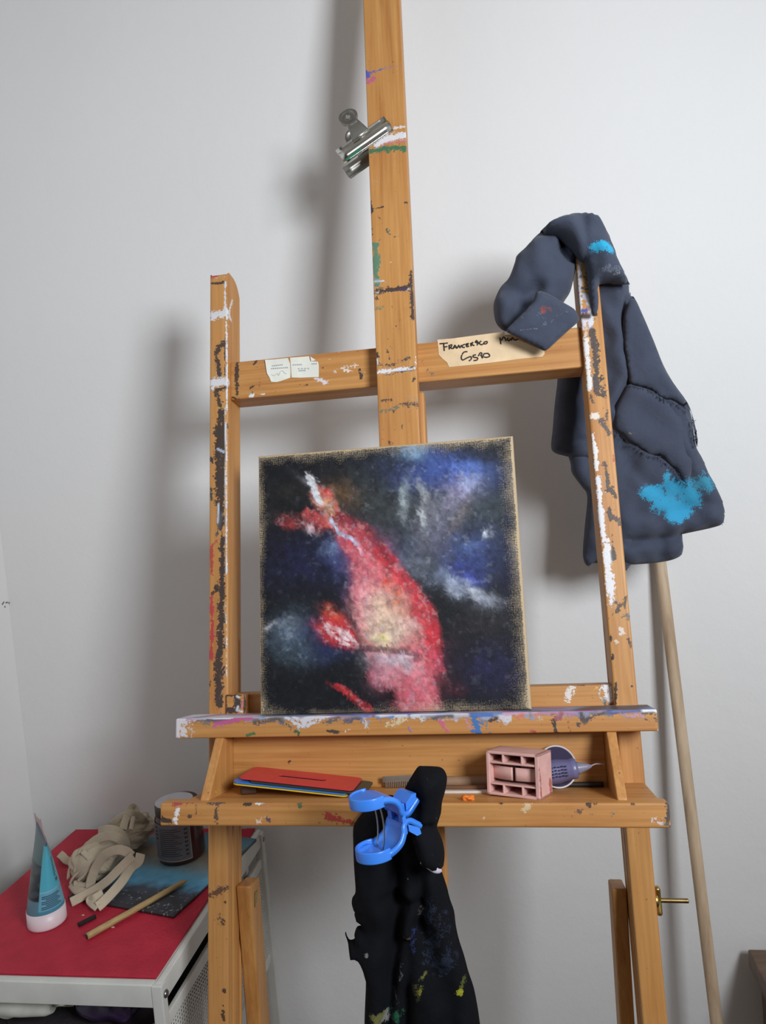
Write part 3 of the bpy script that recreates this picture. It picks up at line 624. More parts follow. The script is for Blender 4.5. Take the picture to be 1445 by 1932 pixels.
def wing(sgn):
    ang = math.radians(100); n = 10; Vv = []; pr = [(.004, .0), (.0055, .006), (.0105, .013), (.0125, .0165), (.0105, .018), (.004, .012), (-.001, .005)]
    Vv = [(.2765 + w, -.207 + sgn * (hh * .95), -.022 + (hh * .12)) for w in (0, .0052) for (hh, w2) in [(q[1], q[0]) for q in pr]]
    return Vv
V, F = box(.2745, .2812, -.2215, -.1930, -.0265, -.0175, .003, .002)
V = V.copy(); t = np.abs(V[:, 1] + .207) / .0145; V[:, 2] = -.022 + (V[:, 2] + .022) * (.7 + .5 * t); ww.append((V, F))
V, F, _ = join(*ww)
wn = mesh_obj('wing_nut', e2w(V), F, brass, parent=easel)
th = []; Rr = .0022
prof = [(0.0, 0)] + [(Rr + (.00035 if k % 2 else 0), .001 + k * .0007) for k in range(52)] + [(0.0, .0378)]
V, F = lathe(prof, 20, ((.2715, -.207, -.022), (1, 0, 0))); mesh_obj('bolt', e2w(V), F, brass_d, parent=easel)

# --- paper sticker and masking tape on the crossbar
def sheet(pts_px, z, thick, mat, name, curl=None, parent=None, step=.002):
    q = np.array([lp(x, y, z)[:2] for x, y in pts_px]); V2, F2 = tri_fill(q, step)
    zz = np.full(len(V2), z); 
    if curl is not None: zz = zz + curl(V2)
    n = len(V2); V = np.vstack([np.c_[V2, zz + thick], np.c_[V2, zz]]); F = [list(f) for f in F2] + [[i + n for i in f[::-1]] for f in F2]
    return V, F
def tri_fill(outline, step):
    o = np.asarray(outline, float); per = []
    for k in range(len(o)):
        p, q = o[k], o[(k + 1) % len(o)]; m = max(1, int(np.linalg.norm(q - p) / step)); per += [p + (q - p) * t for t in np.arange(m) / m]
    per = np.array(per); lo_, hi_ = per.min(0), per.max(0)
    gx = np.arange(lo_[0], hi_[0], step); gy = np.arange(lo_[1], hi_[1], step * .87)
    G = np.array([(x + (j % 2) * step * .5, y) for j, y in enumerate(gy) for x in gx])
    if len(G): G = G[inside(G, per)]
    if len(G): G = G[poly_dist(G, per, True) > step * .55]
    allp = np.vstack([per, G]) if len(G) else per
    r = delaunay_2d_cdt([Vector(p) for p in allp], [], [list(range(len(per)))], 1, 1e-7)
    return np.array([tuple(v) for v in r[0]]), [list(f) for f in r[2]]
def inside(G, poly):
    x, y = G[:, 0], G[:, 1]; c = np.zeros(len(G), bool); n = len(poly)
    for k in range(n):
        (x1, y1), (x2, y2) = poly[k], poly[(k + 1) % n]
        m = ((y1 > y) != (y2 > y)); c ^= m & (x < (x2 - x1) * (y - y1) / (y2 - y1 + 1e-15) + x1)
    return c
paper = m_plain('sticker_paper', (226, 226, 214), .7, 0, .03, 60)
tapem = m_plain('masking_tape', (222, 194, 156), .65, 0, .05, 50)
inkb = m_plain('faded_ink', (166, 168, 184), .7); inkk = m_plain('marker_ink', (44, 36, 34), .6)
V, F = sheet(c22([(110, 205), (550, 160), (590, 270), (600, 400), (595, 545), (420, 605), (330, 630), (225, 625), (190, 540), (145, 460)]), Zc + .0002, .0003, paper, 'x', curl=lambda q: .0016 * np.clip(1 - (q[:, 0] - lp(*c22([(110, 400)])[0], Zc)[0]) / .012, 0, 1) ** 2)
V2, F2 = sheet(c22([(590, 155), (960, 128), (985, 225), (1135, 232), (1150, 300), (1150, 530), (780, 545), (620, 540), (605, 300)]), Zc + .0002, .0003, paper, 'x')
V, F, _ = join((V, F), (V2, F2)); stk = mesh_obj('paper_sticker', e2w(V), F, paper, parent=easel, smooth=False); stk['label'] = 'torn white paper sticker'
V, F = sheet(c22([(985, 130), (1095, 205), (1000, 225)]), Zc + .0009, .0004, paper, 'x'); mesh_obj('folded_corner', e2w(V), F, paper, parent=stk, smooth=False)
ink = []
def pen(pts, crop, z, w, th=.00025):
    L = np.array([lp(x, y, z) for x, y in crop(pts)]); L = catmull(L, 5) if len(L) > 2 else L
    return sweep(L, w, th, wdir=(0.5, .85, 0), seg=6)
for y, x0, x1, n in ((300, 235, 460, 6), (355, 220, 560, 9), (290, 640, 830, 5), (365, 740, 985, 4), (405, 760, 900, 4), (270, 1010, 1120, 4)):
    for k in range(n):
        xa = x0 + (x1 - x0) * k / n; s = (x1 - x0) / n; yy = y + (12 - 24 * k / n) * (1 if x0 < 600 else .3)
        ink.append(pen([(xa, yy + 8), (xa + s * .25, yy - 12), (xa + s * .45, yy + 10), (xa + s * .65, yy - 8)], c22, Zc + .0008 if x0 > 600 else Zc + .0009, .00022))
ink.append(pen([(220, 480), (280, 500), (340, 460), (370, 500), (400, 420), (450, 410), (480, 450), (520, 470)], c22, Zc + .0008, .0002))
V, F, _ = join(*ink); mesh_obj('printed_lines', e2w(V), F, inkb, parent=stk)
ct = cr(800, 600, 5.558)
V, F = sheet(ct([(140, 228), (300, 215), (560, 180), (840, 145), (850, 190), (1000, 235), (1260, 345), (1265, 375), (1240, 405), (1000, 430), (760, 462), (500, 492), (262, 515), (240, 465), (190, 425), (155, 385)]), Zc + .0002, .0003, tapem, 'x')
tp = mesh_obj('masking_tape', e2w(V), F, tapem, parent=easel, smooth=False); tp['label'] = 'masking tape strip with marker writing'
hw = []
for pl in ([(162, 270), (250, 262)], [(205, 272), (212, 345)], [(208, 305), (245, 298)],                       # F
           [(262, 282), (265, 330)], [(262, 290), (290, 280), (285, 302), (268, 306), (300, 322)],             # R
           [(305, 325), (322, 285), (345, 322)], [(312, 310), (338, 305)],                                     # A
           [(350, 315), (362, 285), (378, 312), (392, 282)],                                                   # N
           [(430, 275), (405, 285), (402, 305), (428, 308)],                                                   # C
           [(440, 270), (446, 302)], [(440, 272), (470, 266)], [(443, 286), (466, 281)], [(446, 302), (474, 296)],  # E
           [(488, 262), (494, 298)], [(488, 268), (515, 255), (500, 275), (528, 290)],                         # R
           [(560, 240), (535, 250), (565, 268), (552, 285)], [(545, 232), (575, 262)],                         # S
           [(600, 240), (578, 262), (602, 280), (625, 268)],                                                   # C
           [(640, 248), (625, 262), (640, 272), (662, 262), (658, 246), (638, 250)],                           # O
           [(795, 205), (805, 275)], [(795, 235), (815, 228), (828, 200), (845, 205), (858, 240)],             # M
           [(880, 205), (872, 228), (895, 236), (900, 212)], [(915, 235), (922, 205), (950, 232), (985, 220)],
           [(455, 352), (415, 360), (390, 410), (405, 440), (450, 418), (490, 405), (495, 430), (470, 450)],   # second line
           [(545, 385), (515, 392), (520, 410), (560, 418), (555, 440), (520, 445)],
           [(568, 400), (590, 365), (608, 375), (590, 395)], [(600, 385), (612, 420), (625, 380)],
           [(625, 375), (670, 372), (688, 400), (655, 412), (630, 408)]):
    hw.append(pen(pl, ct, Zc + .0008, .00085))
V, F, _ = join(*hw); mesh_obj('handwriting', e2w(V), F, inkk, parent=tp)

# ================================================================== the koi painting
def fbm_grid(n, octs, seed, base=4):
    r = np.random.default_rng(seed); out = np.zeros((n, n)); amp = 1; tot = 0
    for o in range(octs):
        k = base * 2 ** o; g = r.random((k + 2, k + 2)); t = np.linspace(0, k, n, endpoint=False); i = t.astype(int); f = t - i; f = f * f * (3 - 2 * f)
        A = g[np.ix_(i, i)]; B = g[np.ix_(i, i + 1)]; C_ = g[np.ix_(i + 1, i)]; D = g[np.ix_(i + 1, i + 1)]
        fx, fy = f[None], f[:, None]
        out += amp * ((A * (1 - fx) + B * fx) * (1 - fy) + (C_ * (1 - fx) + D * fx) * fy); tot += amp; amp *= .55
    return out / tot
def paint_koi(n):
    # picture plane measured in a 1445 x 1524 crop: map to the unit square of the canvas
    src = np.array([(48, 158), (1308, 52), (1405, 1412), (52, 1425)], float); dst = np.array([(0, 0), (1, 0), (1, 1), (0, 1)], float)
    A = []; b = []
    for (x, y), (u, w) in zip(dst, src):
        A += [[x, y, 1, 0, 0, 0, -x * u, -y * u], [0, 0, 0, x, y, 1, -x * w, -y * w]]; b += [u, w]
    H = np.append(np.linalg.solve(np.array(A), np.array(b)), 1).reshape(3, 3)
    t = (np.arange(n) + .0) / (n - 1); U, Vv = np.meshgrid(t, t)
    q = np.stack([U, Vv, np.ones_like(U)], -1) @ H.T; X, Y = q[..., 0] / q[..., 2], q[..., 1] / q[..., 2]
    f1 = fbm_grid(n, 5, 1, 6) - .5; f2 = fbm_grid(n, 5, 2, 6) - .5; f3 = fbm_grid(n, 4, 3, 24) - .5; f4 = fbm_grid(n, 4, 4, 30) - .5; f5 = fbm_grid(n, 3, 5, 70) - .5
    Xw, Yw = X + f1 * 90 + f3 * 45 + f5 * 14, Y + f2 * 90 + f4 * 45
    Im = np.zeros((n, n, 3)) + np.array(srgb(22, 23, 30))
    L = lambda c: np.array(srgb(*c))
    def over(m, c):
        nonlocal Im
        Im = Im * (1 - m[..., None]) + L(c) * m[..., None]
    def blob(cx, cy, sx, sy, ang, c, al, x=None, y=None, pw=1.0):
        x = Xw if x is None else x; y = Yw if y is None else y
        ca, sa = math.cos(math.radians(ang)), math.sin(math.radians(ang)); dx, dy = x - cx, y - cy
        e = (((dx * ca + dy * sa) / sx) ** 2 + ((-dx * sa + dy * ca) / sy) ** 2) ** pw
        over(np.clip(al * np.exp(-e) * (1 + .9 * f3 + .5 * f5), 0, 1), c)
    def line(pts, r, c, al=1.0, soft=.6, warp=.4, mod=None):
        pts = np.array(pts, float); xw, yw = X + (Xw - X) * warp, Y + (Yw - Y) * warp
        D = poly_dist(np.stack([xw.ravel(), yw.ravel()], 1), pts).reshape(n, n)
        m = np.clip((r - D) / (r * soft) + .5, 0, 1); m = m * m * (3 - 2 * m)
        over(np.clip(al * m * (1 + 1.1 * f3 + 1.0 * f5), 0, 1), c)
    def poly(pts, c, al=1.0, soft=24, warp=.35):
        pts = np.array(pts, float); xw, yw = X + (Xw - X) * warp, Y + (Yw - Y) * warp
        G = np.stack([xw.ravel(), yw.ravel()], 1); D = poly_dist(G, pts, True) * np.where(inside(G, pts), 1, -1)
        m = np.clip(.5 + D.reshape(n, n) / (2 * soft), 0, 1); over(np.clip(al * m * m * (3 - 2 * m), 0, 1), c)
    # water
    for bl in ((900, 450, 330, 300, 0, (66, 76, 86), .75), (640, 400, 170, 190, 0, (56, 63, 62), .6), (1150, 420, 160, 200, 0, (64, 78, 84), .5),
               (980, 240, 220, 80, 5, (30, 64, 150), .95), (1090, 225, 90, 45, 0, (58, 112, 214), .85), (850, 260, 90, 60, 0, (30, 60, 130), .7), (820, 135, 60, 32, 0, (120, 172, 214), .8), (900, 190, 50, 60, 0, (46, 90, 180), .5),
               (1040, 345, 90, 60, -35, (160, 150, 192), .85), (1110, 300, 60, 40, -30, (150, 165, 215), .7), (900, 500, 80, 150, 15, (130, 128, 146), .6), (960, 560, 60, 120, 0, (110, 108, 130), .5), (1030, 470, 26, 110, 35, (118, 106, 92), .6), (770, 360, 22, 90, 5, (172, 188, 194), .55), (860, 340, 18, 60, -15, (196, 202, 206), .55),
               (860, 460, 16, 45, 0, (210, 214, 222), .7), (700, 620, 150, 90, 20, (66, 82, 122), .6), (810, 680, 80, 60, 0, (110, 116, 130), .55), (1120, 620, 170, 110, 10, (38, 62, 132), .75), (1080, 590, 60, 30, 0, (78, 112, 180), .6), (1060, 710, 90, 56, 0, (40, 62, 164), .85),
               (980, 760, 80, 34, 25, (164, 180, 214), .85), (1000, 810, 60, 30, 25, (176, 188, 214), .7), (1120, 810, 60, 22, 40, (196, 206, 226), .75), (1180, 850, 60, 26, 25, (172, 182, 204), .7), (940, 720, 50, 24, 0, (140, 160, 204), .6), (1120, 760, 50, 30, 0, (60, 84, 200), .7), (1170, 900, 70, 30, 0, (96, 100, 116), .5),
               (1178, 545, 15, 15, 0, (196, 208, 224), .95), (290, 690, 190, 120, 0, (26, 28, 70), .85), (440, 650, 50, 110, -20, (66, 84, 158), .65), (400, 610, 30, 30, 0, (120, 150, 205), .6), (470, 740, 36, 130, -5, (44, 52, 110), .6),
               (220, 1040, 100, 90, 0, (84, 108, 132), .85), (220, 990, 60, 36, 0, (112, 128, 146), .6), (270, 1140, 110, 46, 0, (70, 96, 112), .6), (330, 1030, 70, 60, 0, (36, 50, 100), .7), (400, 1120, 110, 60, 0, (30, 40, 92), .7), (110, 990, 34, 10, -30, (186, 190, 196), .85),
               (1200, 1210, 160, 110, 0, (32, 29, 76), .85), (200, 330, 120, 50, 0, (44, 42, 38), .6), (450, 345, 90, 60, 0, (112, 82, 50), .65), (150, 460, 110, 40, 0, (52, 42, 36), .5), (1290, 640, 26, 380, 2, (24, 24, 58), .6), (930, 800, 50, 110, 0, (20, 20, 28), .75), (1010, 1180, 60, 160, 0, (56, 34, 46), .5), (1100, 990, 90, 70, 0, (46, 42, 48), .5), (1200, 980, 90, 60, 0, (58, 54, 56), .4), (1020, 1320, 40, 40, 0, (110, 30, 50), .4)): blob(*bl)
    # tail
    line([(170, 478), (260, 492), (350, 488), (440, 500), (520, 560)], 32, (150, 52, 54), .72, 1.3, .8); line([(280, 440), (360, 480), (430, 500)], 22, (186, 70, 70), .75, .9)
    line([(345, 350), (390, 420), (430, 470)], 44, (196, 116, 104), .85, .9); line([(300, 262), (325, 330), (350, 390)], 17, (216, 216, 222), .95, .8); line([(385, 340), (440, 460)], 22, (196, 60, 60), .8, .9); blob(395, 410, 26, 40, -25, (226, 196, 150), .85); line([(430, 460), (500, 480), (570, 530)], 34, (130, 40, 52), .8, .9)
    blob(300, 528, 26, 12, 10, (228, 200, 206), .9); blob(265, 494, 12, 9, 0, (230, 200, 200), .8); blob(290, 290, 50, 20, 45, (150, 150, 160), .4)
    # body
    body = [(420, 540), (470, 480), (540, 500), (600, 560), (660, 620), (730, 700), (810, 790), (870, 890), (912, 990), (930, 1090), (955, 1170), (955, 1225), (905, 1260), (930, 1370), (925, 1425), (765, 1425), (730, 1370), (690, 1315), (620, 1296), (584, 1250), (592, 1180), (568, 1090), (530, 960), (515, 830), (525, 730), (500, 660), (450, 600)]
    poly(body, (196, 84, 100), 1, 22)
    for bl in ((520, 560, 70, 60, 40, (188, 58, 68), .9), (600, 660, 70, 90, 30, (206, 84, 98), .85), (570, 830, 60, 130, -8, (226, 128, 142), .85), (580, 720, 40, 90, -20, (220, 110, 124), .7), (600, 960, 60, 100, -15, (228, 158, 164), .8), (640, 900, 70, 90, 0, (232, 166, 164), .7), (690, 780, 50, 100, -25, (214, 92, 98), .7),
               (680, 960, 80, 110, -20, (236, 208, 178), .9), (740, 1000, 80, 80, -10, (232, 206, 184), .75), (700, 900, 60, 60, 0, (232, 190, 160), .7), (650, 1050, 60, 50, 0, (236, 216, 176), .8), (670, 1040, 22, 22, 0, (232, 224, 130), .8), (780, 900, 40, 80, -20, (226, 150, 130), .7), (820, 1080, 50, 50, 0, (226, 150, 138), .6),
               (680, 800, 26, 22, -30, (224, 66, 40), .9), (725, 850, 22, 40, 10, (230, 106, 56), .85), (640, 640, 16, 30, 0, (214, 110, 96), .7), (720, 760, 20, 40, -30, (214, 62, 62), .7), (800, 975, 40, 22, 0, (226, 190, 190), .6)): blob(*bl)
    line([(640, 620), (720, 710), (800, 800), (860, 900), (900, 1000), (915, 1090)], 34, (206, 44, 58), .85, 1.0); line([(830, 920), (880, 990), (900, 1060)], 34, (204, 36, 54), .8, 1.0)
    line([(600, 560), (650, 610), (700, 680)], 16, (120, 34, 52), .6, 1.0)
    line([(400, 470), (440, 530), (500, 560), (525, 585)], 9, (178, 188, 220), .9, .8); line([(520, 560), (560, 640)], 8, (214, 150, 170), .6, .9)
    # head
    blob(790, 1250, 150, 150, 0, (208, 88, 104), .9, pw=2); blob(900, 1160, 50, 60, 0, (220, 66, 86), .85); blob(700, 1165, 100, 44, 5, (190, 186, 198), .9); blob(780, 1180, 60, 40, 30, (206, 196, 206), .7); blob(630, 1240, 44, 70, 0, (170, 122, 142), .6); blob(610, 1180, 40, 40, 0, (150, 140, 156), .6); blob(690, 1240, 60, 60, 0, (216, 142, 156), .7); blob(850, 1250, 50, 70, 0, (222, 132, 146), .7); blob(830, 1360, 70, 70, 0, (212, 100, 116), .8)
    line([(575, 1105), (650, 1098), (740, 1118), (830, 1140)], 15, (92, 64, 74), .75, 1.0); blob(665, 1365, 60, 44, 30, (24, 19, 26), 1.0); blob(640, 1400, 60, 40, 0, (24, 20, 28), .9); blob(690, 1338, 46, 40, 20, (24, 19, 26), 1.0); blob(950, 1330, 24, 60, 0, (26, 22, 28), .85); line([(930, 1100), (958, 1180), (956, 1225)], 9, (150, 40, 60), .6)
    # fins
    poly([(330, 1000), (370, 940), (420, 920), (480, 960), (530, 1040), (540, 1100), (470, 1100), (380, 1070)], (200, 42, 52), .95, 22); blob(425, 945, 46, 30, 20, (232, 86, 50), .85); blob(360, 1010, 34, 40, 0, (150, 50, 60), .6)
    for p in ([(380, 985), (430, 1015), (490, 1060)], [(370, 1000), (430, 1050), (490, 1085)], [(430, 1000), (490, 1030), (530, 1080)]): line(p, 8, (236, 214, 218), .85, .9, .25)
    line([(430, 1285), (500, 1340), (560, 1380), (600, 1405)], 13, (186, 34, 44), .9, 1.0); line([(440, 1300), (390, 1270)], 8, (120, 30, 40), .6)
    # short dabs of the brush: each dab takes the colour under its middle
    out = Im.copy(); r = np.random.default_rng(11)
    for k in range(9000):
        cx, cy = r.integers(4, n - 4, 2); ln = r.uniform(3, 10) * n / 400; wd = r.uniform(.7, 2.0) * n / 400
        ang = r.normal(.95, .5); R_ = int(ln + wd) + 2
        x0, x1, y0, y1 = max(0, cx - R_), min(n, cx + R_), max(0, cy - R_), min(n, cy + R_)
        gx, gy = np.meshgrid(np.arange(x0, x1) - cx, np.arange(y0, y1) - cy); ca, sa = math.cos(ang), math.sin(ang)
        e = (np.abs(gx * ca + gy * sa) / ln) ** 4 + (np.abs(-gx * sa + gy * ca) / wd) ** 2; m = np.clip(1.3 - e, 0, 1) * r.uniform(.25, .8)
        c = Im[cy, cx] * (1 + r.normal(0, .16)) * (1 + r.normal(0, .05, 3)); out[y0:y1, x0:x1] = out[y0:y1, x0:x1] * (1 - m[..., None]) + np.clip(c, .004, .9) * m[..., None]
    # broken texture of the brush: dark mottling, bright flecks along the fish and on the water
    out = out * (1 + .8 * f5[..., None] * np.array([1, .95, .9])) * (1 + .5 * f4[..., None])
    fx = fbm_grid(n, 3, 31, 60); red_ = np.clip((out[..., 0] - out[..., 2]) * 4, 0, 1)
    m = np.clip((fx - .60) * 9, 0, 1) * red_ * .30; out = out * (1 - m[..., None]) + L((228, 176, 172)) * m[..., None]
    m = np.clip((fbm_grid(n, 3, 33, 44) - .60) * 8, 0, 1) * red_ * .28; out = out * (1 - m[..., None]) + L((120, 34, 48)) * m[..., None]
    m = np.clip((fbm_grid(n, 3, 37, 50) - .66) * 9, 0, 1) * np.clip(out.mean(-1) * 9, 0, 1) * .22; out = out * (1 - m[..., None]) + L((176, 186, 206)) * m[..., None]
    # bare linen left along the edges
    e = np.minimum(np.minimum((U - .003) / .022, (1 - U - .006) / .036), np.minimum((Vv - .006) / .030, (1 - Vv + .004) / .026))
    cov = np.clip(e * .30 + .30 + f3 * .40 + f1 * .5 + .10, 0, 1) * np.clip(e * 4 + .3, 0, 1)
    cov = np.where(e > 3.2, 1, np.maximum(cov, np.clip((e - 1.6) * .5, 0, 1)))
    g_ = out.mean(-1, keepdims=True); kb = np.where(out[..., 2:3] > out[..., 0:1], .74, .92); out = np.clip(g_ + (out - g_) * kb, 0, 1) * .92
    return out, cov, U, Vv
NK = 420
img, cov, U, Vv = paint_koi(NK)
x0, x1, y0, y1, zk0, zk1 = -.1405, .1595, -.0040, .2960, .0138, .033
V, F = [], []
def fr_(u):   # rounded canvas border
    return u
XX = x0 + (x1 - x0) * U; YY = y1 - (y1 - y0) * Vv
rr = .0035; dx = np.minimum(XX - x0, x1 - XX); dy = np.minimum(YY - y0, y1 - YY); dd = np.minimum(dx, dy)
ZZ = zk1 - np.where(dd < rr, rr - np.sqrt(np.maximum(0, rr ** 2 - (rr - dd) ** 2)), 0)
lum = img.mean(-1); relief = (lum - lum.mean()) * .0006
V = np.stack([XX, YY, ZZ + np.clip(relief, -.0004, .0006) * (dd > rr)], -1).reshape(-1, 3)
I = (np.arange(NK - 1)[:, None] * NK + np.arange(NK - 1)[None]).ravel(); F = np.stack([I, I + NK, I + NK + 1, I + 1], 1).tolist()
ring = [j for j in range(NK)] + [i * NK + NK - 1 for i in range(1, NK)] + [(NK - 1) * NK + j for j in range(NK - 2, -1, -1)] + [i * NK for i in range(NK - 2, 0, -1)]
nb = len(V); bk = V[ring].copy(); bk[:, 2] = zk0; V = np.vstack([V, bk]); m = len(ring)
F += [[ring[k], ring[(k + 1) % m], nb + (k + 1) % m, nb + k] for k in range(m)] + [[nb + k for k in range(m)]]
P = np.zeros((len(V), 4)); P[:NK * NK, :3] = img.reshape(-1, 3); P[:NK * NK, 3] = cov.ravel()
uv = np.zeros((len(V), 2)); uv[:NK * NK] = np.stack([U, 1 - Vv], -1).reshape(-1, 2); uv[NK * NK:] = uv[ring]
s = NT('oil_on_linen'); tcx = s.n('ShaderNodeTexCoord')
w1 = s.n('ShaderNodeTexWave', bands_direction='X'); w1.inputs['Scale'].default_value = 66; s.l(tcx.outputs['UV'], w1.inputs['Vector'])
w2 = s.n('ShaderNodeTexWave', bands_direction='Y'); w2.inputs['Scale'].default_value = 66; s.l(tcx.outputs['UV'], w2.inputs['Vector'])
for w in (w1, w2): w.inputs['Distortion'].default_value = 1.2; w.inputs['Detail'].default_value = 1; w.inputs['Detail Scale'].default_value = 2
wv = s.math('MAXIMUM', w1.outputs['Fac'], w2.outputs['Fac']); wv = s.math('MULTIPLY', w1.outputs['Fac'], w2.outputs['Fac'])
nz = s.noise(tcx.outputs['UV'], 160, 3, .6)
lin = s.ramp(wv, [(.0, srgb(178, 156, 124)), (1.0, srgb(210, 190, 158))])
at = s.n('ShaderNodeAttribute', attribute_name='paint')
t_ = s.math('ADD', at.outputs['Alpha'], s.math('ADD', s.math('MULTIPLY', s.math('SUBTRACT', nz, .5), .8), s.math('MULTIPLY', s.math('SUBTRACT', .3, wv), .50)))
mr = s.n('ShaderNodeMapRange', interpolation_type='SMOOTHSTEP'); s.l(t_, mr.inputs[0]); mr.inputs[1].default_value = .40; mr.inputs[2].default_value = .54
s.base(s.mix(mr.outputs[0], lin, at.outputs['Color'])); s.set(Roughness=.55); s.b.inputs['Specular IOR Level'].default_value = .25
s.bump(s.math('ADD', s.math('MULTIPLY', wv, .7), s.math('MULTIPLY', nz, .5)), .25, .0008)
kp = mesh_obj('canvas_painting', e2w(V), F, s.m, paint=P, uv=uv)
tag(kp, 'square oil painting of a red and white koi fish in dark water', 'painting')
fix_normals(kp)

# ================================================================== bulldog clip on the mast
steel = m_plain('clip_steel', (206, 206, 200), .22, 1.0, .05, 60)
steel_d = m_plain('dull_steel', (150, 148, 142), .42, 1.0, .08, 60)
clip_o = lp(690, 270, Zm)                                       # middle of the front jaw, on the face of the mast
ua = lp(738, 235, Zm) - lp(645, 300, Zm); ua[2] = 0; ua /= np.linalg.norm(ua); va = np.array([-ua[1], ua[0], 0]); wa = np.array([0, 0, 1.0])
CM = np.stack([ua, va, wa], 1); cw_ = EM @ CM
clip = thing('bulldog_clip', 'silver bulldog clip gripping the left edge of the tall easel mast', 'clip', e2w(clip_o), cw_)
def c2w(V): return e2w(clip_o + np.asarray(V) @ CM.T)
def strip_profile(prof, half, thick):
    """bent sheet: profile in (v,w) swept along u from -half to +half"""
    pr = catmull(np.array(prof, float), 5); T = np.gradient(pr, axis=0); T /= np.linalg.norm(T, axis=1)[:, None]; N = np.stack([-T[:, 1], T[:, 0]], 1)
    loop = np.vstack([pr + N * thick / 2, (pr - N * thick / 2)[::-1]]); n = len(loop)
    us = np.linspace(-half, half, 9); V = np.array([(u, p[0], p[1]) for u in us for p in loop]); F = []
    for k in range(len(us) - 1):
        for j in range(n): F.append([k * n + j, k * n + (j + 1) % n, (k + 1) * n + (j + 1) % n, (k + 1) * n + j])
    m = len(pr)
    for k in (0, len(us) - 1):
        for j in range(m - 1):
            q = [k * n + j, k * n + j + 1, k * n + n - 2 - j, k * n + n - 1 - j]; F.append(q if k else q[::-1])
    return V, F
jl = .0375
V, F = strip_profile([(-.0085, .0008), (-.0060, .0012), (-.0035, .0050), (0, .0066), (.0040, .0056), (.0075, .0030), (.0100, .0030), (.0135, .0045)], jl, .0012)
fj = mesh_obj('front_jaw', c2w(V), F, steel, parent=clip); fix_normals(fj)
gs = [(c2w([(-.034, -.0062, .0035), (-.022, -.0058, .004), (-.010, -.0055, .0048)]))]
V, F = sweep(catmull(gs[0], 5), .0018, .0006, wdir=tuple(cw_[:, 1]), seg=8); mesh_obj('green_paint', V, F, m_plain('green_paint', GREEN, .5), parent=fj)
dm = .024                                                         # mast thickness between the jaws
V, F = strip_profile([(-.0085, -dm - .0008), (-.0060, -dm - .0012), (-.0035, -dm - .0050), (0, -dm - .0066), (.0040, -dm - .0056), (.0075, -dm - .0030), (.0135, -dm - .004)], jl, .0012)
V = V - np.array([.0, .004, 0]); bj = mesh_obj('back_jaw', c2w(V), F, steel_d, parent=clip); fix_normals(bj)
def handle(w0, w1, w2, hole, name):
    # tapering tongue with a round pierced disc at its end
    out = []; n = 16
    for t in np.linspace(0, 1, 7): out.append((.0125 - t * .0045, .010 + t * .019))
    R_, cy = .0128, .041; a0 = math.asin(.008 / R_)
    arcs = [(R_ * math.sin(t), cy - R_ * math.cos(t)) for t in np.linspace(a0, math.pi, 22)]
    right = out + arcs; outline = [(x, y) for x, y in right] + [(-x, y) for x, y in right[::-1][1:]]
    outline = np.array(outline)
    hl = [(hole * math.cos(t), cy + hole * math.sin(t)) for t in np.linspace(0, 2 * np.pi, 18)[:-1]]
    pts = [Vector(p) for p in outline] + [Vector(p) for p in hl]; no = len(outline)
    G = np.array([(x, y) for x in np.arange(-.013, .013, .0018) for y in np.arange(.010, .054, .0018)]); G = G[inside(G, outline)]
    G = G[(poly_dist(G, outline, True) > .0008) & (np.hypot(G[:, 0], G[:, 1] - cy) > hole + .0008)]; pts += [Vector(p) for p in G]
    r = delaunay_2d_cdt(pts, [], [list(range(no)), list(range(no, no + len(hl)))], 1, 1e-7)
    V2 = np.array([tuple(v) for v in r[0]]); F2 = [list(f) for f in r[2] if np.hypot(*(V2[list(f)].mean(0) - [0, cy])) > hole * .97]
    t = np.clip((V2[:, 1] - .010) / .044, 0, 1); w = w0 + (w1 - w0) * t + (w2) * np.sin(np.clip(V2[:, 0] / .013, -1, 1) * 0 + t * np.pi)
    d = np.hypot(V2[:, 0], V2[:, 1] - cy); w = w + np.where(d < .0125, .0012 * np.cos(np.clip(d / .0125, 0, 1) * np.pi * 2), 0)
    th = .0013; n = len(V2)
    V = np.vstack([np.c_[V2, w + th / 2], np.c_[V2, w - th / 2]]); F = F2 + [[i + n for i in f[::-1]] for f in F2]
    from collections import Counter
    E_ = Counter()
    for f in F2:
        for k in range(len(f)): E_[(f[k], f[(k + 1) % len(f)])] += 1
    for (p, q) in list(E_):
        if (q, p) not in E_: F.append([q, p, p + n, q + n])
    return fix_normals(mesh_obj(name, c2w(V), F, steel_d, parent=clip))
handle(.0040, .0050, .003, .0032, 'front_handle')
handle(-dm - .004, -dm - .0065, -.003, .0032, 'back_handle')
V, F = lathe([(0, -.0105), (.0036, -.0105), (.0036, .0105), (0, .0105)], 18, ((0, .0185, -.010), (1, 0, 0))); mesh_obj('spring', c2w(V), F, steel_d, parent=clip)

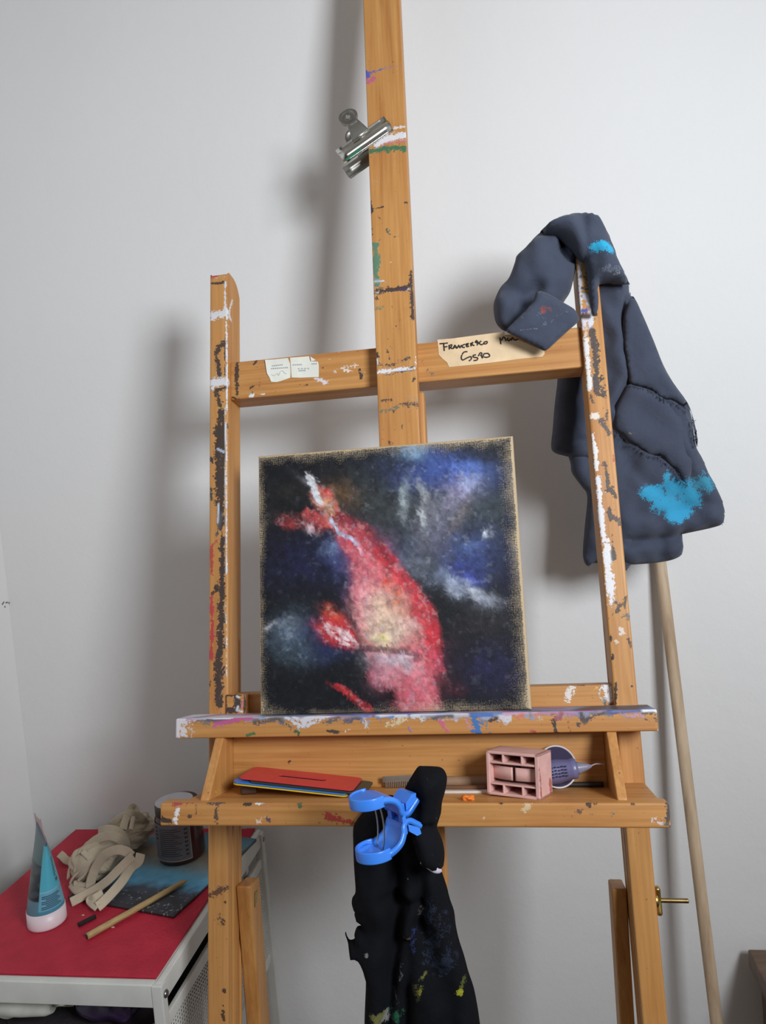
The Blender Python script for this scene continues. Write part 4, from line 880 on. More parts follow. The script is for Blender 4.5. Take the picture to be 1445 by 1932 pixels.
# ================================================================== cloth
def puff(outline, Y, tf, tb, R, folds=(), step=.0042, smooth=5, rough=.0022, seed=0, curve=True, tilt=0.0, zref=None):
    """a soft rounded layer of cloth; outline and folds given where they hang on the upright plane y = Y"""
    if zref is None: tilt_, zr_ = 0.0, 1.0
    else: tilt_, zr_ = tilt, zref
    hp = lambda x, y: hit(x, y, (0, Y, zr_), np.array([0, 1.0, -tilt_]))[[0, 2]]
    w = np.array([hp(x, y) for x, y in outline])
    if curve: w = catmull(w, smooth, closed=True)
    V2, F2 = tri_fill(w, step)
    d = poly_dist(V2, w, True); t = np.clip(d / R, 0, 1); pr = np.sqrt(np.clip(1 - (1 - t) ** 2, 0, 1))
    off = np.zeros(len(V2)); r = np.random.default_rng(seed)
    for pts, wd, amp in folds:
        q = np.array([hp(x, y) for x, y in pts]); q = catmull(q, 4) if len(q) > 2 else q
        off += (1.35 if amp < 0 else 1.0) * amp * np.exp(-(poly_dist(V2, q) / wd) ** 2)
    for k in range(14):
        kx, kz = r.normal(0, 70, 2); off += rough * .4 * np.sin(1.2 * np.sin(V2[:, 1] * kx * .6 + V2[:, 0] * kz * .4) + V2[:, 0] * kx + V2[:, 1] * kz + r.uniform(0, 6))
    edge = np.clip(d / .006, 0, 1)
    zmean = V2[:, 1].mean() if zref is None else zref
    yf = Y + tilt * (V2[:, 1] - zmean) - tf * pr - off * edge; yb = Y + tilt * (V2[:, 1] - zmean) + tb * pr - off * edge * .3
    from collections import Counter
    Ec = Counter()
    for f in F2:
        for k in range(len(f)): Ec[(f[k], f[(k + 1) % len(f)])] += 1
    bset = set()
    for (p, q) in list(Ec):
        if (q, p) not in Ec: bset.add(p); bset.add(q)
    n = len(V2); mp = {}; V = [(x, y, z) for (x, z), y in zip(V2, yf)]
    for k in range(n):
        if k in bset: mp[k] = k
        else: mp[k] = len(V); V.append((V2[k, 0], yb[k], V2[k, 1]))
    # (x,z) triangles are counter-clockwise seen from -y
    F = [list(f) for f in F2] + [[mp[i] for i in f[::-1]] for f in F2]
    return np.array(V), F, Y
def cpt(x, y, Y):      # the shirt's body hangs on a plane that slopes a little towards the wall
    return hit(x, y, (0, Y, 1.42), np.array([0, 1.0, .16])) if .93 < Y < .97 else wy(x, y, Y)
def cstroke(pts, Y, r, col, al=1.0, soft=None):
    L = np.array([cpt(x, y, Y) for x, y in pts]); L = catmull(L, 4) if len(L) > 2 else L
    return (L, r, col, al, soft or max(.0012, r * .9))
def paint_cloth(V, strokes, front_only=None):
    Q = V.copy(); Q[:, 1] = 0; S_ = []
    for L, r, c, al, so in strokes:
        L = L.copy(); L[:, 1] = 0; S_.append((L, r, c, al, so))
    P = brush(Q, S_)
    if front_only is not None: P[V[:, 1] > front_only, 3] = 0
    return P
def fray(outline_pts, Y, n, seed, ln=.004):
    """short loose threads along a torn edge"""
    r = np.random.default_rng(seed); L = catmull(np.array([cpt(x, y, Y) for x, y in outline_pts]), 8); out = []
    for k in range(n):
        i = r.integers(0, len(L)); p = L[i]; q = p + np.array([r.normal(0, .4), r.normal(-.3, .3), r.normal(-.7, .4)]) * ln
        out.append(sweep(np.array([p, (p + q) / 2 + r.normal(0, .0006, 3), q]), .00028, seg=4))
    return join(*out)[:2]

c3 = cr(780, 380, 2.331)
slate = m_fabric('slate_cotton', (68, 74, 90), .10, 2400, .92, .45)
layers = []
Yr, Yc, Yt = .962, .928, .910
cy1 = (52, 160, 204)
# back tail seen between the crossbar and the upright
layers.append(puff(c3([(640, 730), (632, 800), (620, 900), (612, 1000), (605, 1080), (622, 1106), (660, 1118), (700, 1126), (830, 1140), (850, 1100), (820, 700), (720, 690)]), .990, .016, .012, .016, [(c3([(690, 760), (670, 900), (650, 1090)]), .010, .006), (c3([(650, 1080), (720, 1060), (800, 1050)]), .006, -.004)], seed=1))
layers.append(puff(c3([(700, 1080), (692, 1160), (700, 1200), (740, 1255), (764, 1300), (752, 1440), (745, 1560), (768, 1606), (800, 1590), (960, 1592), (960, 1100)]), .998, .014, .012, .015, [(c3([(720, 1180), (790, 1260), (800, 1500)]), .012, .005)], seed=2))
# right hand body hanging behind the upright
body_ol = [(762, 90), (826, 92), (850, 135), (868, 170), (892, 235), (915, 300), (945, 355), (953, 410), (1000, 490), (1052, 610), (1095, 720), (1140, 800), (1200, 890), (1226, 960), (1240, 1070), (1270, 1130), (1300, 1200), (1335, 1265), (1362, 1335), (1358, 1410), (1325, 1432), (1190, 1462), (1182, 1468), (1184, 1540), (1150, 1572), (1060, 1590), (930, 1598), (880, 1590), (830, 1500), (820, 1200), (800, 900), (770, 600), (745, 400), (735, 250)]
layers.append(puff(c3(body_ol), Yr, .024, .020, .020,
    [(c3([(790, 80), (830, 180), (880, 300), (910, 420)]), .010, .004), (c3([(800, 130), (850, 260), (870, 350)]), .005, -.003), (c3([(790, 362), (870, 352), (945, 364)]), .004, .0022), (c3([(800, 420), (830, 600), (845, 760), (850, 900)]), .008, -.004), (c3([(900, 1100), (960, 1180), (1010, 1250)]), .008, -.003), (c3([(1000, 1380), (1120, 1370), (1250, 1330)]), .008, -.0028), (c3([(1180, 1180), (1240, 1300), (1300, 1330)]), .007, -.003), (c3([(820, 480), (850, 560), (880, 600), (850, 680)]), .007, .004), (c3([(860, 480), (930, 430)]), .008, -.003),
     (c3([(925, 450), (918, 560), (935, 700), (948, 800), (885, 905)]), .006, -.007), (c3([(900, 470), (895, 600), (915, 780), (860, 900)]), .012, .005),
     (c3([(900, 1200), (1000, 1180), (1100, 1200)]), .02, .004), (c3([(930, 1400), (1100, 1410), (1250, 1400)]), .014, .004), (c3([(930, 1490), (1060, 1480), (1180, 1466)]), .006, -.008), (c3([(1080, 1500), (1080, 1560)]), .008, -.005),
     (c3([(1240, 1100), (1250, 1250), (1330, 1400)]), .014, .004), (c3([(960, 1250), (1000, 1300)]), .014, .003)], seed=3, tilt=-.16, zref=1.42))
# sleeve-like flap with a torn lower edge
fl1 = [(958, 420), (930, 480), (920, 560), (930, 660), (945, 760), (952, 802), (1000, 818), (1045, 830), (1085, 862), (1130, 876), (1175, 896), (1215, 915), (1228, 965), (1242, 1070), (1250, 1050), (1232, 960), (1205, 885), (1143, 798), (1098, 718), (1056, 612), (1003, 488), (975, 430)]
layers.append(puff(c3(fl1), Yr - .026, .0050, .004, .0045, [(c3([(990, 520), (1010, 650), (1040, 800)]), .014, .003), (c3([(1100, 760), (1150, 860)]), .010, .003)], seed=4, smooth=3, rough=.0018, tilt=-.16, zref=1.42))
fl2 = [(950, 800), (905, 865), (882, 925), (878, 1000), (905, 1025), (945, 1062), (990, 1085), (1040, 1122), (1080, 1120), (1105, 1150), (1145, 1180), (1170, 1215), (1205, 1245), (1225, 1180), (1238, 1080), (1225, 1000), (1190, 910), (1120, 870), (1040, 825)]
layers.append(puff(c3(fl2), Yr - .022, .0050, .004, .0045, [(c3([(960, 830), (930, 960), (930, 1040)]), .012, .003), (c3([(1000, 860), (1100, 960), (1180, 1100)]), .016, .003), (c3([(1150, 890), (1200, 1000), (1215, 1100)]), .007, -.004)], seed=5, smooth=3, rough=.0018, tilt=-.16, zref=1.42))
# crown over the top of the upright
layers.append(puff(c3([(560, 130), (600, 95), (650, 74), (700, 56), (742, 52), (790, 60), (826, 84), (850, 132), (870, 185), (892, 240), (918, 300), (945, 352), (948, 366), (900, 362), (850, 360), (812, 372), (814, 430), (810, 510), (796, 570), (784, 510), (772, 420), (768, 370), (762, 310), (752, 268), (738, 262), (712, 236), (678, 198), (642, 166), (600, 152), (562, 144)]), Yt, .024, .036, .016, [(c3([(590, 128), (650, 140), (700, 190), (738, 250)]), .008, .004), (c3([(610, 105), (700, 110), (745, 180)]), .010, .006), (c3([(738, 60), (742, 150), (756, 250)]), .0045, -.006), (c3([(650, 80), (700, 140), (735, 220)]), .006, .004), (c3([(800, 90), (830, 200), (850, 340)]), .012, .004), (c3([(780, 200), (800, 280), (790, 350)]), .006, -.003)], seed=6))
# big lobe hanging to the left
lobe = [(712, 212), (685, 180), (650, 146), (605, 132), (564, 134), (535, 156), (515, 178), (490, 205), (455, 238), (445, 270), (420, 335), (385, 375), (362, 420), (352, 460), (358, 520), (378, 555), (410, 572), (460, 560), (560, 540), (640, 470), (668, 432), (690, 395), (704, 340), (716, 290), (738, 266), (744, 246), (730, 228)]
layers.append(puff(c3(lobe), Yc, .028, .028, .026,
    [(c3([(560, 140), (630, 150), (690, 210), (740, 245)]), .007, -.008), (c3([(652, 185), (648, 225), (676, 262), (722, 266)]), .0055, -.012), (c3([(630, 190), (624, 240), (650, 290), (700, 306)]), .007, .006), (c3([(672, 215), (700, 246)]), .004, .007), (c3([(560, 160), (600, 200), (610, 260)]), .008, -.005), (c3([(520, 200), (560, 270), (640, 330)]), .012, .005), (c3([(480, 240), (500, 330), (540, 400)]), .009, -.004),
     (c3([(640, 240), (650, 290), (690, 310)]), .010, -.005), (c3([(450, 290), (520, 370), (560, 420)]), .014, .004), (c3([(400, 400), (470, 420), (540, 400)]), .010, -.005), (c3([(690, 340), (600, 380), (550, 400)]), .010, .005), (c3([(540, 400), (480, 460), (430, 540)]), .008, -.007), (c3([(390, 450), (400, 540)]), .012, .005)], seed=7))
# front corner folded over the crossbar
flap = [(545, 395), (525, 440), (480, 490), (440, 530), (408, 568), (440, 590), (500, 620), (548, 642), (582, 656), (640, 605), (690, 560), (728, 522), (712, 480), (690, 462), (660, 445), (600, 410)]
layers.append(puff(c3(flap), Yc - .042, .0045, .006, .0045, [(c3([(470, 560), (560, 540), (690, 470)]), .004, .0022), (c3([(540, 420), (500, 520)]), .010, .003)], seed=8, smooth=3, rough=.0007))
strk = [cstroke(c3(p), Y, r, c, al) for p, Y, r, c, al in (
    ([(770, 255), (800, 250), (830, 258), (835, 272)], Yr, .0052, (44, 176, 220), 1), ([(790, 275), (820, 272)], Yr, .003, (44, 168, 212), .9), ([(835, 245), (862, 240)], Yr, .0016, (60, 176, 214), .8),
    ([(795, 362), (860, 352), (940, 362)], Yr, .0042, (104, 110, 126), .55), ([(800, 370), (942, 372)], Yr, .0010, (150, 152, 160), .6),
    ([(1015, 1275), (1060, 1285), (1100, 1330), (1130, 1372)], Yr, .0100, cy1, 1), ([(1060, 1320), (1120, 1340), (1175, 1345)], Yr, .0105, cy1, 1), ([(1095, 1200), (1100, 1240), (1120, 1290)], Yr, .0050, (60, 158, 196), .95), ([(1120, 1250), (1180, 1265), (1210, 1310)], Yr, .0110, (48, 150, 190), 1), ([(1230, 1240), (1260, 1220), (1270, 1250)], Yr, .0085, (58, 142, 172), .9), ([(1015, 1310), (1040, 1300)], Yr, .0030, cy1, .9), ([(1150, 1390), (1190, 1340)], Yr, .0060, cy1, .9),
    ([(570, 485), (590, 482)], Yc - .042, .0050, (150, 74, 62), .6), ([(545, 500), (570, 520)], Yc - .042, .0040, (96, 116, 150), .5), ([(470, 570), (560, 555), (690, 478)], Yc - .042, .0016, (116, 124, 140), .55), ([(640, 490), (690, 480)], Yc - .042, .004, (110, 84, 80), .4), ([(480, 510), (520, 470)], Yc - .042, .003, (96, 110, 140), .5),
    ([(970, 938)], Yr, .0012, (150, 140, 120), .9), ([(925, 1020), (945, 1022)], Yr, .0014, (160, 130, 100), .8), ([(900, 1000)], Yr, .0014, (140, 140, 140), .8), ([(880, 280), (910, 330)], Yr, .006, (84, 76, 82), .45))]
parts = []
for k, (V, F, Y) in enumerate(layers):
    if k in (0, 1): P = None
    elif k == 7: P = paint_cloth(V, strk[12:17])
    elif k == 6: P = None
    else: P = paint_cloth(V, strk[:12] + strk[17:])
    parts.append((V, F, P))
parts.append(fray(c3(fl1[5:12]), Yr - .030, 60, 1)); parts.append(fray(c3(fl2[3:13]), Yr - .026, 90, 2)); parts.append(fray(c3([(953, 410), (965, 425), (975, 440)]), Yr, 10, 3)); parts.append(fray(c3([(1226, 960), (1240, 1070)]), Yr - .03, 30, 4)); parts.append(fray(c3([(1362, 1335), (1358, 1410)]), Yr, 16, 5))
V, F, P = join(*parts)
tag(mesh_obj('work_shirt', V, F, slate, paint=P), 'dark slate-blue cotton shirt with turquoise paint smears, draped over the easel\'s right upright', 'shirt')

# ------------------------------------------------------------------ wooden pole against the wall behind the shirt
pw = NT('pale_pole_wood'); v = pw.coord('Object', (40, 40, 3))
pw.base(pw.ramp(pw.noise(v, 1.5, 5, .6, .4), [(.3, srgb(168, 142, 114)), (.6, srgb(202, 178, 150)), (.8, srgb(214, 194, 168))])); pw.set(Roughness=.6)
a_ = wy(1246, 1065, 1.105); b_ = wy(1352, 1932, 1.02); dirp = (b_ - a_) / np.linalg.norm(b_ - a_)
top = a_ - dirp * .16; bot = a_ + dirp * ((0.001 - a_[2]) / dirp[2])
pts = np.array([top + (bot - top) * t for t in np.linspace(0, 1, 60)])
V, F = sweep(pts, .0083, seg=20)
tag(mesh_obj('wooden_pole', V, F, pw.m), 'long round bare wooden pole leaning on the back wall behind the shirt', 'pole')

# ================================================================== black apron on the tray lip, blue peg
c8b = cr(600, 1430, 3.847)
blk = m_fabric('black_cotton', (15, 16, 21), .18, 2200, .9, .5, 0.0)
Ya = .668
main = [(420, 330), (360, 385), (300, 450), (250, 518), (236, 570), (240, 680), (246, 800), (255, 900), (262, 1000), (240, 1040), (238, 1090), (262, 1120), (258, 1160), (285, 1200), (320, 1228), (280, 1236), (260, 1290), (262, 1318), (228, 1326), (206, 1296), (199, 1272), (193, 1290), (214, 1346), (222, 1400), (232, 1452), (252, 1456), (285, 1440), (318, 1488), (338, 1560), (350, 1620), (346, 1800), (345, 1932), (350, 2300), (760, 2340), (1230, 2300), (1195, 2000), (1180, 1920), (1160, 1790), (1130, 1650), (1090, 1540), (1060, 1435), (1020, 1320), (998, 1225), (985, 1130), (955, 1050), (930, 960), (905, 890), (880, 820), (850, 740), (760, 560), (700, 420), (560, 330)]
A1 = puff(c8b(main), Ya, .016, .012, .024, [(c8b([(430, 560), (440, 1000), (420, 1500), (430, 1950)]), .012, .006), (c8b([(560, 640), (570, 1100), (560, 1500), (520, 1950)]), .007, -.012), (c8b([(700, 1060), (640, 1400), (590, 1700), (560, 1950)]), .007, .010), (c8b([(660, 1300), (650, 1600), (640, 1950)]), .006, -.010),
     (c8b([(490, 1000), (620, 1040), (760, 1040)]), .005, -.006), (c8b([(740, 800), (760, 1000), (720, 1200)]), .007, -.008), (c8b([(800, 900), (880, 1150), (960, 1400), (1020, 1700), (1060, 1950)]), .016, .009), (c8b([(780, 1250), (860, 1450), (960, 1500), (970, 1800)]), .012, -.008), (c8b([(560, 950), (680, 960)]), .006, .004), (c8b([(800, 1500), (800, 1950)]), .02, .006)], seed=11, step=.0040, smooth=3, tilt=.10)
lob = [(725, 64), (760, 58), (830, 60), (885, 66), (918, 92), (936, 145), (925, 230), (900, 320), (892, 400), (870, 470), (864, 505), (880, 545), (902, 600), (918, 680), (914, 760), (902, 796), (870, 800), (800, 762), (745, 735), (715, 680), (690, 600), (665, 480), (640, 360), (620, 270), (640, 200), (680, 130)]
A2 = puff(c8b(lob), Ya - .016, .020, .014, .022, [(c8b([(800, 80), (770, 200), (760, 400)]), .008, .006), (c8b([(690, 440), (790, 440), (860, 480)]), .005, -.004), (c8b([(850, 100), (860, 300)]), .010, .004), (c8b([(740, 240), (740, 420), (800, 460)]), .006, -.005), (c8b([(720, 480), (800, 560), (880, 650)]), .016, .006)], seed=12, step=.0036, smooth=3)
navy = (26, 38, 56)
stra = [cstroke(c8b(p), Ya - .014, r, c, al) for p, r, c, al in (([(808, 76), (830, 100), (842, 130)], .0008, (70, 130, 160), .8), ([(775, 330), (790, 380)], .0008, (56, 96, 120), .7), ([(870, 375), (882, 380)], .0014, (56, 96, 120), .7), ([(700, 655), (705, 660)], .001, (170, 150, 60), .9),
        ([(752, 738), (800, 762), (850, 792), (892, 802)], .0028, (214, 206, 218), 1), ([(835, 610), (842, 612)], .0009, (150, 160, 170), .9), ([(850, 575)], .0007, (150, 160, 170), .9), ([(848, 522)], .0007, (150, 160, 170), .9), ([(910, 660)], .0007, (170, 170, 190), .9), ([(745, 480)], .0007, (150, 160, 170), .7),
        ([(590, 930), (600, 955), (625, 915)], .0006, (130, 130, 134), .8), ([(640, 890), (660, 920)], .0006, (110, 112, 116), .7), ([(600, 985)], .0008, (150, 150, 150), .9), ([(555, 1008)], .0008, (150, 150, 150), .9),
        ([(690, 1260), (690, 1330), (680, 1420)], .0026, (36, 50, 96), .8), ([(600, 1325), (640, 1315), (660, 1322)], .0012, (120, 92, 40), .85), ([(350, 1418)], .0022, (140, 142, 140), .9), ([(845, 1442)], .0010, (190, 190, 196), .9),
        ([(860, 1300), (820, 1400), (850, 1480), (930, 1440)], .012, navy, .62), ([(800, 1080), (830, 1150), (800, 1220)], .009, navy, .55), ([(880, 1180), (950, 1350), (980, 1450)], .010, navy, .5),
        ([(610, 1500), (600, 1600)], .0014, (90, 90, 92), .6), ([(595, 1618)], .0015, (170, 170, 170), .9), ([(720, 1570), (740, 1680), (760, 1620), (775, 1540)], .0010, (112, 112, 40), .75), ([(745, 1690), (765, 1640)], .0020, (124, 122, 44), .7), ([(700, 1620), (720, 1720)], .003, (60, 62, 40), .5),
        ([(1018, 1680), (1035, 1672)], .0030, (168, 168, 40), 1), ([(1040, 1630), (1055, 1610)], .0024, (90, 96, 40), .8), ([(1085, 1722)], .0010, (170, 170, 150), .9), ([(410, 1850), (440, 1862), (466, 1858)], .0042, (110, 108, 62), .85), ([(500, 1860), (495, 1895)], .0024, (134, 134, 132), .8), ([(575, 1850)], .0055, (28, 92, 66), .8), ([(545, 1700), (580, 1760), (560, 1820)], .0012, (80, 84, 80), .6), ([(700, 1180), (740, 1150), (770, 1100)], .0012, (90, 84, 70), .5))]
V, F, P = join((A1[0], A1[1], paint_cloth(A1[0], stra[5:], .668)), (A2[0], A2[1], paint_cloth(A2[0], stra[:10], .66)))
ap_ = tag(mesh_obj('apron', V, F, blk, paint=P), 'paint-flecked black apron hanging from the tray lip below the blue peg', 'apron')

L = catmull(np.array([wy(x, y, .634) for x, y in c8b([(746, 750), (790, 776), (840, 808), (870, 820), (896, 816)])]), 6)
V, F = sweep(L, .0032, .0016, wdir=(.3, 0, 1), seg=10, taper=lambda t: .25 + .75 * math.sin(math.pi * min(1, .15 + t * .8))); lin_ = mesh_obj('lining', V, F, m_fabric('white_lining', (206, 198, 212), .05), parent=ap_); lin_['label'] = 'white lining edge'
pegm = NT('blue_plastic'); pegm.base(pegm.ramp(pegm.noise(pegm.coord('Object'), 30, 2), [(.3, srgb(58, 128, 232)), (.7, srgb(72, 142, 240))])); pegm.set(Roughness=.25); pegm.b.inputs['Subsurface Weight'].default_value = .08; pegm.b.inputs['Subsurface Radius'].default_value = (.004, .006, .012)
YP = .622
po = wy(728, 1547, YP)
# frame of the peg: a = towards the jaws (right, into the scene), b = up, c = across (towards the viewer's right)
aa = np.array([.74, .66, -.02]); aa /= np.linalg.norm(aa); bb = np.array([-.06, .10, 1.0]); bb -= aa * (bb @ aa); bb /= np.linalg.norm(bb); cc = np.cross(aa, bb)
PM = np.stack([aa, bb, cc], 1)
peg = thing('plastic_peg', 'big bright blue plastic peg pinching the black apron on the tray lip', 'peg', po, PM)
def p2w(V): return po + .90 * np.asarray(V) @ PM.T
def peg_half(sg, name):
    """thick shell following an S profile: round thumb pad, hollow waist, toothed jaw"""
    prof = catmull(np.array([(-.034, .0270), (-.022, .0272), (-.008, .0262), (.004, .0215), (.0105, .0135), (.0125, .0065), (.0185, .0040), (.0260, .0085), (.0330, .0135)]), 7)
    n = len(prof); T = np.gradient(prof, axis=0); T /= np.linalg.norm(T, axis=1)[:, None]; N = np.stack([-T[:, 1], T[:, 0]], 1)
    s_ = np.linspace(0, 1, n)
    wid = np.interp(s_, [0, .04, .12, .25, .4, .55, .7, .85, 1], [.004, .0115, .0165, .0185, .0170, .0150, .0135, .0130, .0125])
    th = np.interp(s_, [0, .3, .6, 1], [.0030, .0034, .0040, .0044])
    V = []; m = 12
    for k in range(n):
        ring = []
        for j in range(m + 1):
            c = -1 + 2 * j / m; rim = .0042 * (np.clip((abs(c) - .78) / .22, 0, 1)) if s_[k] < .72 else 0
            p = prof[k] - N[k] * rim * 0; ring.append((p[0] + N[k][0] * (th[k] / 2 + rim * 0), sg * (p[1] + N[k][1] * th[k] / 2), c * wid[k]))
        for j in range(m, -1, -1):
            c = -1 + 2 * j / m; rim = .0048 * (np.clip((abs(c) - .80) / .12, 0, 1)) * np.clip(1 - s_[k] * .9, 0, 1)
            p = prof[k]; ring.append((p[0] - N[k][0] * (th[k] / 2 + rim), sg * (p[1] - N[k][1] * (th[k] / 2 + rim)), c * wid[k]))
        V += ring
    q = 2 * (m + 1); F = []
    for k in range(n - 1):
        for j in range(q): F.append([k * q + j, k * q + (j + 1) % q, (k + 1) * q + (j + 1) % q, (k + 1) * q + j])
    F.append(list(range(q))); F.append([(n - 1) * q + j for j in range(q)])
    Vw = np.array(V)
    # front rim plate at the tip of the thumb pad
    return fix_normals(mesh_obj(name, p2w(Vw), F, pegm.m, parent=peg))
for sg, nm in ((1, 'upper_jaw'), (-1, 'lower_jaw')):
    h_ = peg_half(sg, nm)
    # skirt around the thumb pad
    t = np.linspace(-np.pi * .62, np.pi * .62, 40)
    path = np.array([(-.016 - .0185 * math.cos(x), sg * .0248, .0178 * math.sin(x)) for x in t])
    V, F = sweep(p2w(path), .0050, .0012, wdir=tuple(bb), seg=12, flat=True); mesh_obj('pad_rim', V, F, pegm.m, parent=h_)
    tp_ = [(.0170, sg * .0065), (.0300, sg * .0135), (.0310, sg * .0200), (.0260, sg * .0205), (.0175, sg * .0135)]
    Vt = np.array([(x, y, z) for z in (-.0125, .0125) for x, y in tp_]); Ft = [[0, 1, 2, 3, 4][::-1], [5, 6, 7, 8, 9]] + [[k, (k + 1) % 5, 5 + (k + 1) % 5, 5 + k] for k in range(5)]
    fix_normals(mesh_obj('jaw_block', p2w(Vt), Ft, pegm.m, parent=h_, smooth=False))
# bridge between the halves with its square slot
ps = [box(.0105, .0150, -.0150, -.0040, -.0140, .0140, .001, .003), box(.0105, .0150, .0040, .0150, -.0140, .0140, .001, .003), box(.0105, .0150, -.0041, .0041, -.0140, -.0060, .001, .003), box(.0105, .0150, -.0041, .0041, .0060, .0140, .001, .003)]
V, F, _ = join(*ps); mesh_obj('bridge', p2w(V), F, pegm.m, parent=peg)
wire = m_plain('spring_wire', (196, 192, 184), .2, 1.0, .04, 60)
for cz in (-.0065, .0050):
    path = np.array([(-.010 + .007 * math.cos(x) * 0 + .004 * (1 - (y / .0235) ** 2), y, cz) for x, y in zip(np.zeros(17), np.linspace(-.0245, .0245, 17))])
    V, F = sweep(p2w(path), .00075, seg=8); mesh_obj('spring_wire', V, F, wire, parent=peg)

# ================================================================== things in the tray (local easel coordinates, tray floor y = -.0842)
yf_ = -.0842
def ebox(w, h, d, o, yaw, pitch=0, roll=0, r=.0008, step=.004):
    pass
def place(V, o, yaw=0.0, roll=0.0, pitch=0.0):
    """rotate about the tray's own axes (y up) then move to o"""
    V = np.asarray(V, float); cy_, sy_ = math.cos(yaw), math.sin(yaw); R1 = np.array([[cy_, 0, sy_], [0, 1, 0], [-sy_, 0, cy_]])
    cr_, sr_ = math.cos(roll), math.sin(roll); R2 = np.array([[cr_, -sr_, 0], [sr_, cr_, 0], [0, 0, 1]])
    cp_, sp_ = math.cos(pitch), math.sin(pitch); R3 = np.array([[1, 0, 0], [0, cp_, -sp_], [0, sp_, cp_]])
    return V @ (R1 @ R2 @ R3).T + np.asarray(o)
def card(L, D, th, slot):
    """flat plastic scraper with rounded corners and a hand slot"""
    r = .006; oc = []
    for cx, cz, a0 in ((L / 2 - r, D / 2 - r, 0), (-L / 2 + r, D / 2 - r, 90), (-L / 2 + r, -D / 2 + r, 180), (L / 2 - r, -D / 2 + r, 270)):
        oc += [(cx + r * math.cos(math.radians(a0 + t)), cz + r * math.sin(math.radians(a0 + t))) for t in (0, 22, 45, 68, 90)]
    hs = []
    if slot:
        for cx, a0 in ((L * .22 - .004, -90), (-L * .22 + .004, 90)): hs += [(cx + .004 * math.cos(math.radians(a0 + t)), .004 * math.sin(math.radians(a0 + t))) for t in (0, 45, 90, 135, 180)]
    pts = [Vector(p) for p in oc + hs]; faces = [list(range(len(oc)))] + ([list(range(len(oc), len(oc) + len(hs)))] if hs else [])
    rr_ = delaunay_2d_cdt(pts, [], faces, 1, 1e-7); V2 = np.array([tuple(v) for v in rr_[0]]); F2 = [list(f) for f in rr_[2]]
    if hs: F2 = [f for f in F2 if not inside(V2[f].mean(0)[None], np.array(hs))[0]]
    n = len(V2); V = np.vstack([np.c_[V2[:, 0], np.full(n, th), V2[:, 1]], np.c_[V2[:, 0], np.zeros(n), V2[:, 1]]])
    F = [f[::-1] for f in F2] + [[i + n for i in f] for f in F2]
    E_ = set((f[k], f[(k + 1) % len(f)]) for f in F2 for k in range(len(f)))
    F += [[p, q, q + n, p + n] for p, q in E_ if (q, p) not in E_]
    return V, F
def plast(name, rgb): return m_plain(name, rgb, .38, 0, .03, 50)
cx_ = -.094
for nm, col, y, dx_, dz_, yaw, lab in (('yellow', (214, 176, 44), .0000, -.002, .004, .02, 'yellow plastic paint scraper at the bottom of the slanted stack in the tray'),
                                     ('green', (34, 60, 56), .0036, .016, .003, .00, 'dark green plastic paint scraper between the blue and red ones in the tray'),
                                     ('blue', (58, 120, 204), .0018, -.002, .0035, .01, 'blue plastic paint scraper just above the yellow one in the tray'),
                                     ('red', (206, 56, 62), .0054, .003, -.001, -.02, 'red plastic paint scraper with a long slot on top of the stack')):
    V_, F = card(.125, .052, .0012, True); V = place(V_ + np.array([dx_, y, dz_]), (cx_, yf_ + .0086, .043), .0, -.105, .05)
    tag(fix_normals(mesh_obj('paint_scraper', e2w(V), F, plast(nm + '_plastic', col), smooth=False)), lab, 'scraper', 'plastic scrapers in the tray')
# stub of brown wood the scrapers lean on
V, F = box(-.009, .009, 0, .0118, -.012, .012, .003, .003); V = place(V, (-.1490, yf_, .045), .3)
tag(mesh_obj('wood_block', e2w(V), F, m_plain('dark_wood', (74, 46, 30), .6)), 'small dark wooden block under the raised end of the scrapers', 'block')

# pink hollow brick-like holder
pinkm = m_plain('pink_plastic', (214, 168, 160), .5, 0, .05, 60, 0, True)
Wb, Hb, Db = .0560, .0425, .036; tw = .0028
pp_ = []
def pb(*a_): pp_.append(box(*a_, .0008, .003))
pb(-Wb / 2, Wb / 2, 0, tw, -Db, 0); pb(-Wb / 2, Wb / 2, Hb - tw, Hb, -Db, 0); pb(-Wb / 2, -Wb / 2 + tw * 1.3, 0, Hb, -Db, 0); pb(Wb / 2 - tw * 1.5, Wb / 2, 0, Hb, -Db, 0)
pb(-Wb / 2, Wb / 2, .0005, Hb, -Db, -Db + .002)
pb(-Wb / 2 + .002, Wb / 2 - .002, .0100, .0118, -Db, -.0008); pb(-Wb / 2 + .002, Wb / 2 - .002, Hb - .0122, Hb - .0100, -Db, -.0008)
for x in (-Wb * .18, Wb * .18): pb(x - .0011, x + .0011, .001, .011, -Db, -.0006); pb(x - .0011, x + .0011, Hb - .011, Hb - .001, -Db, -.0006)
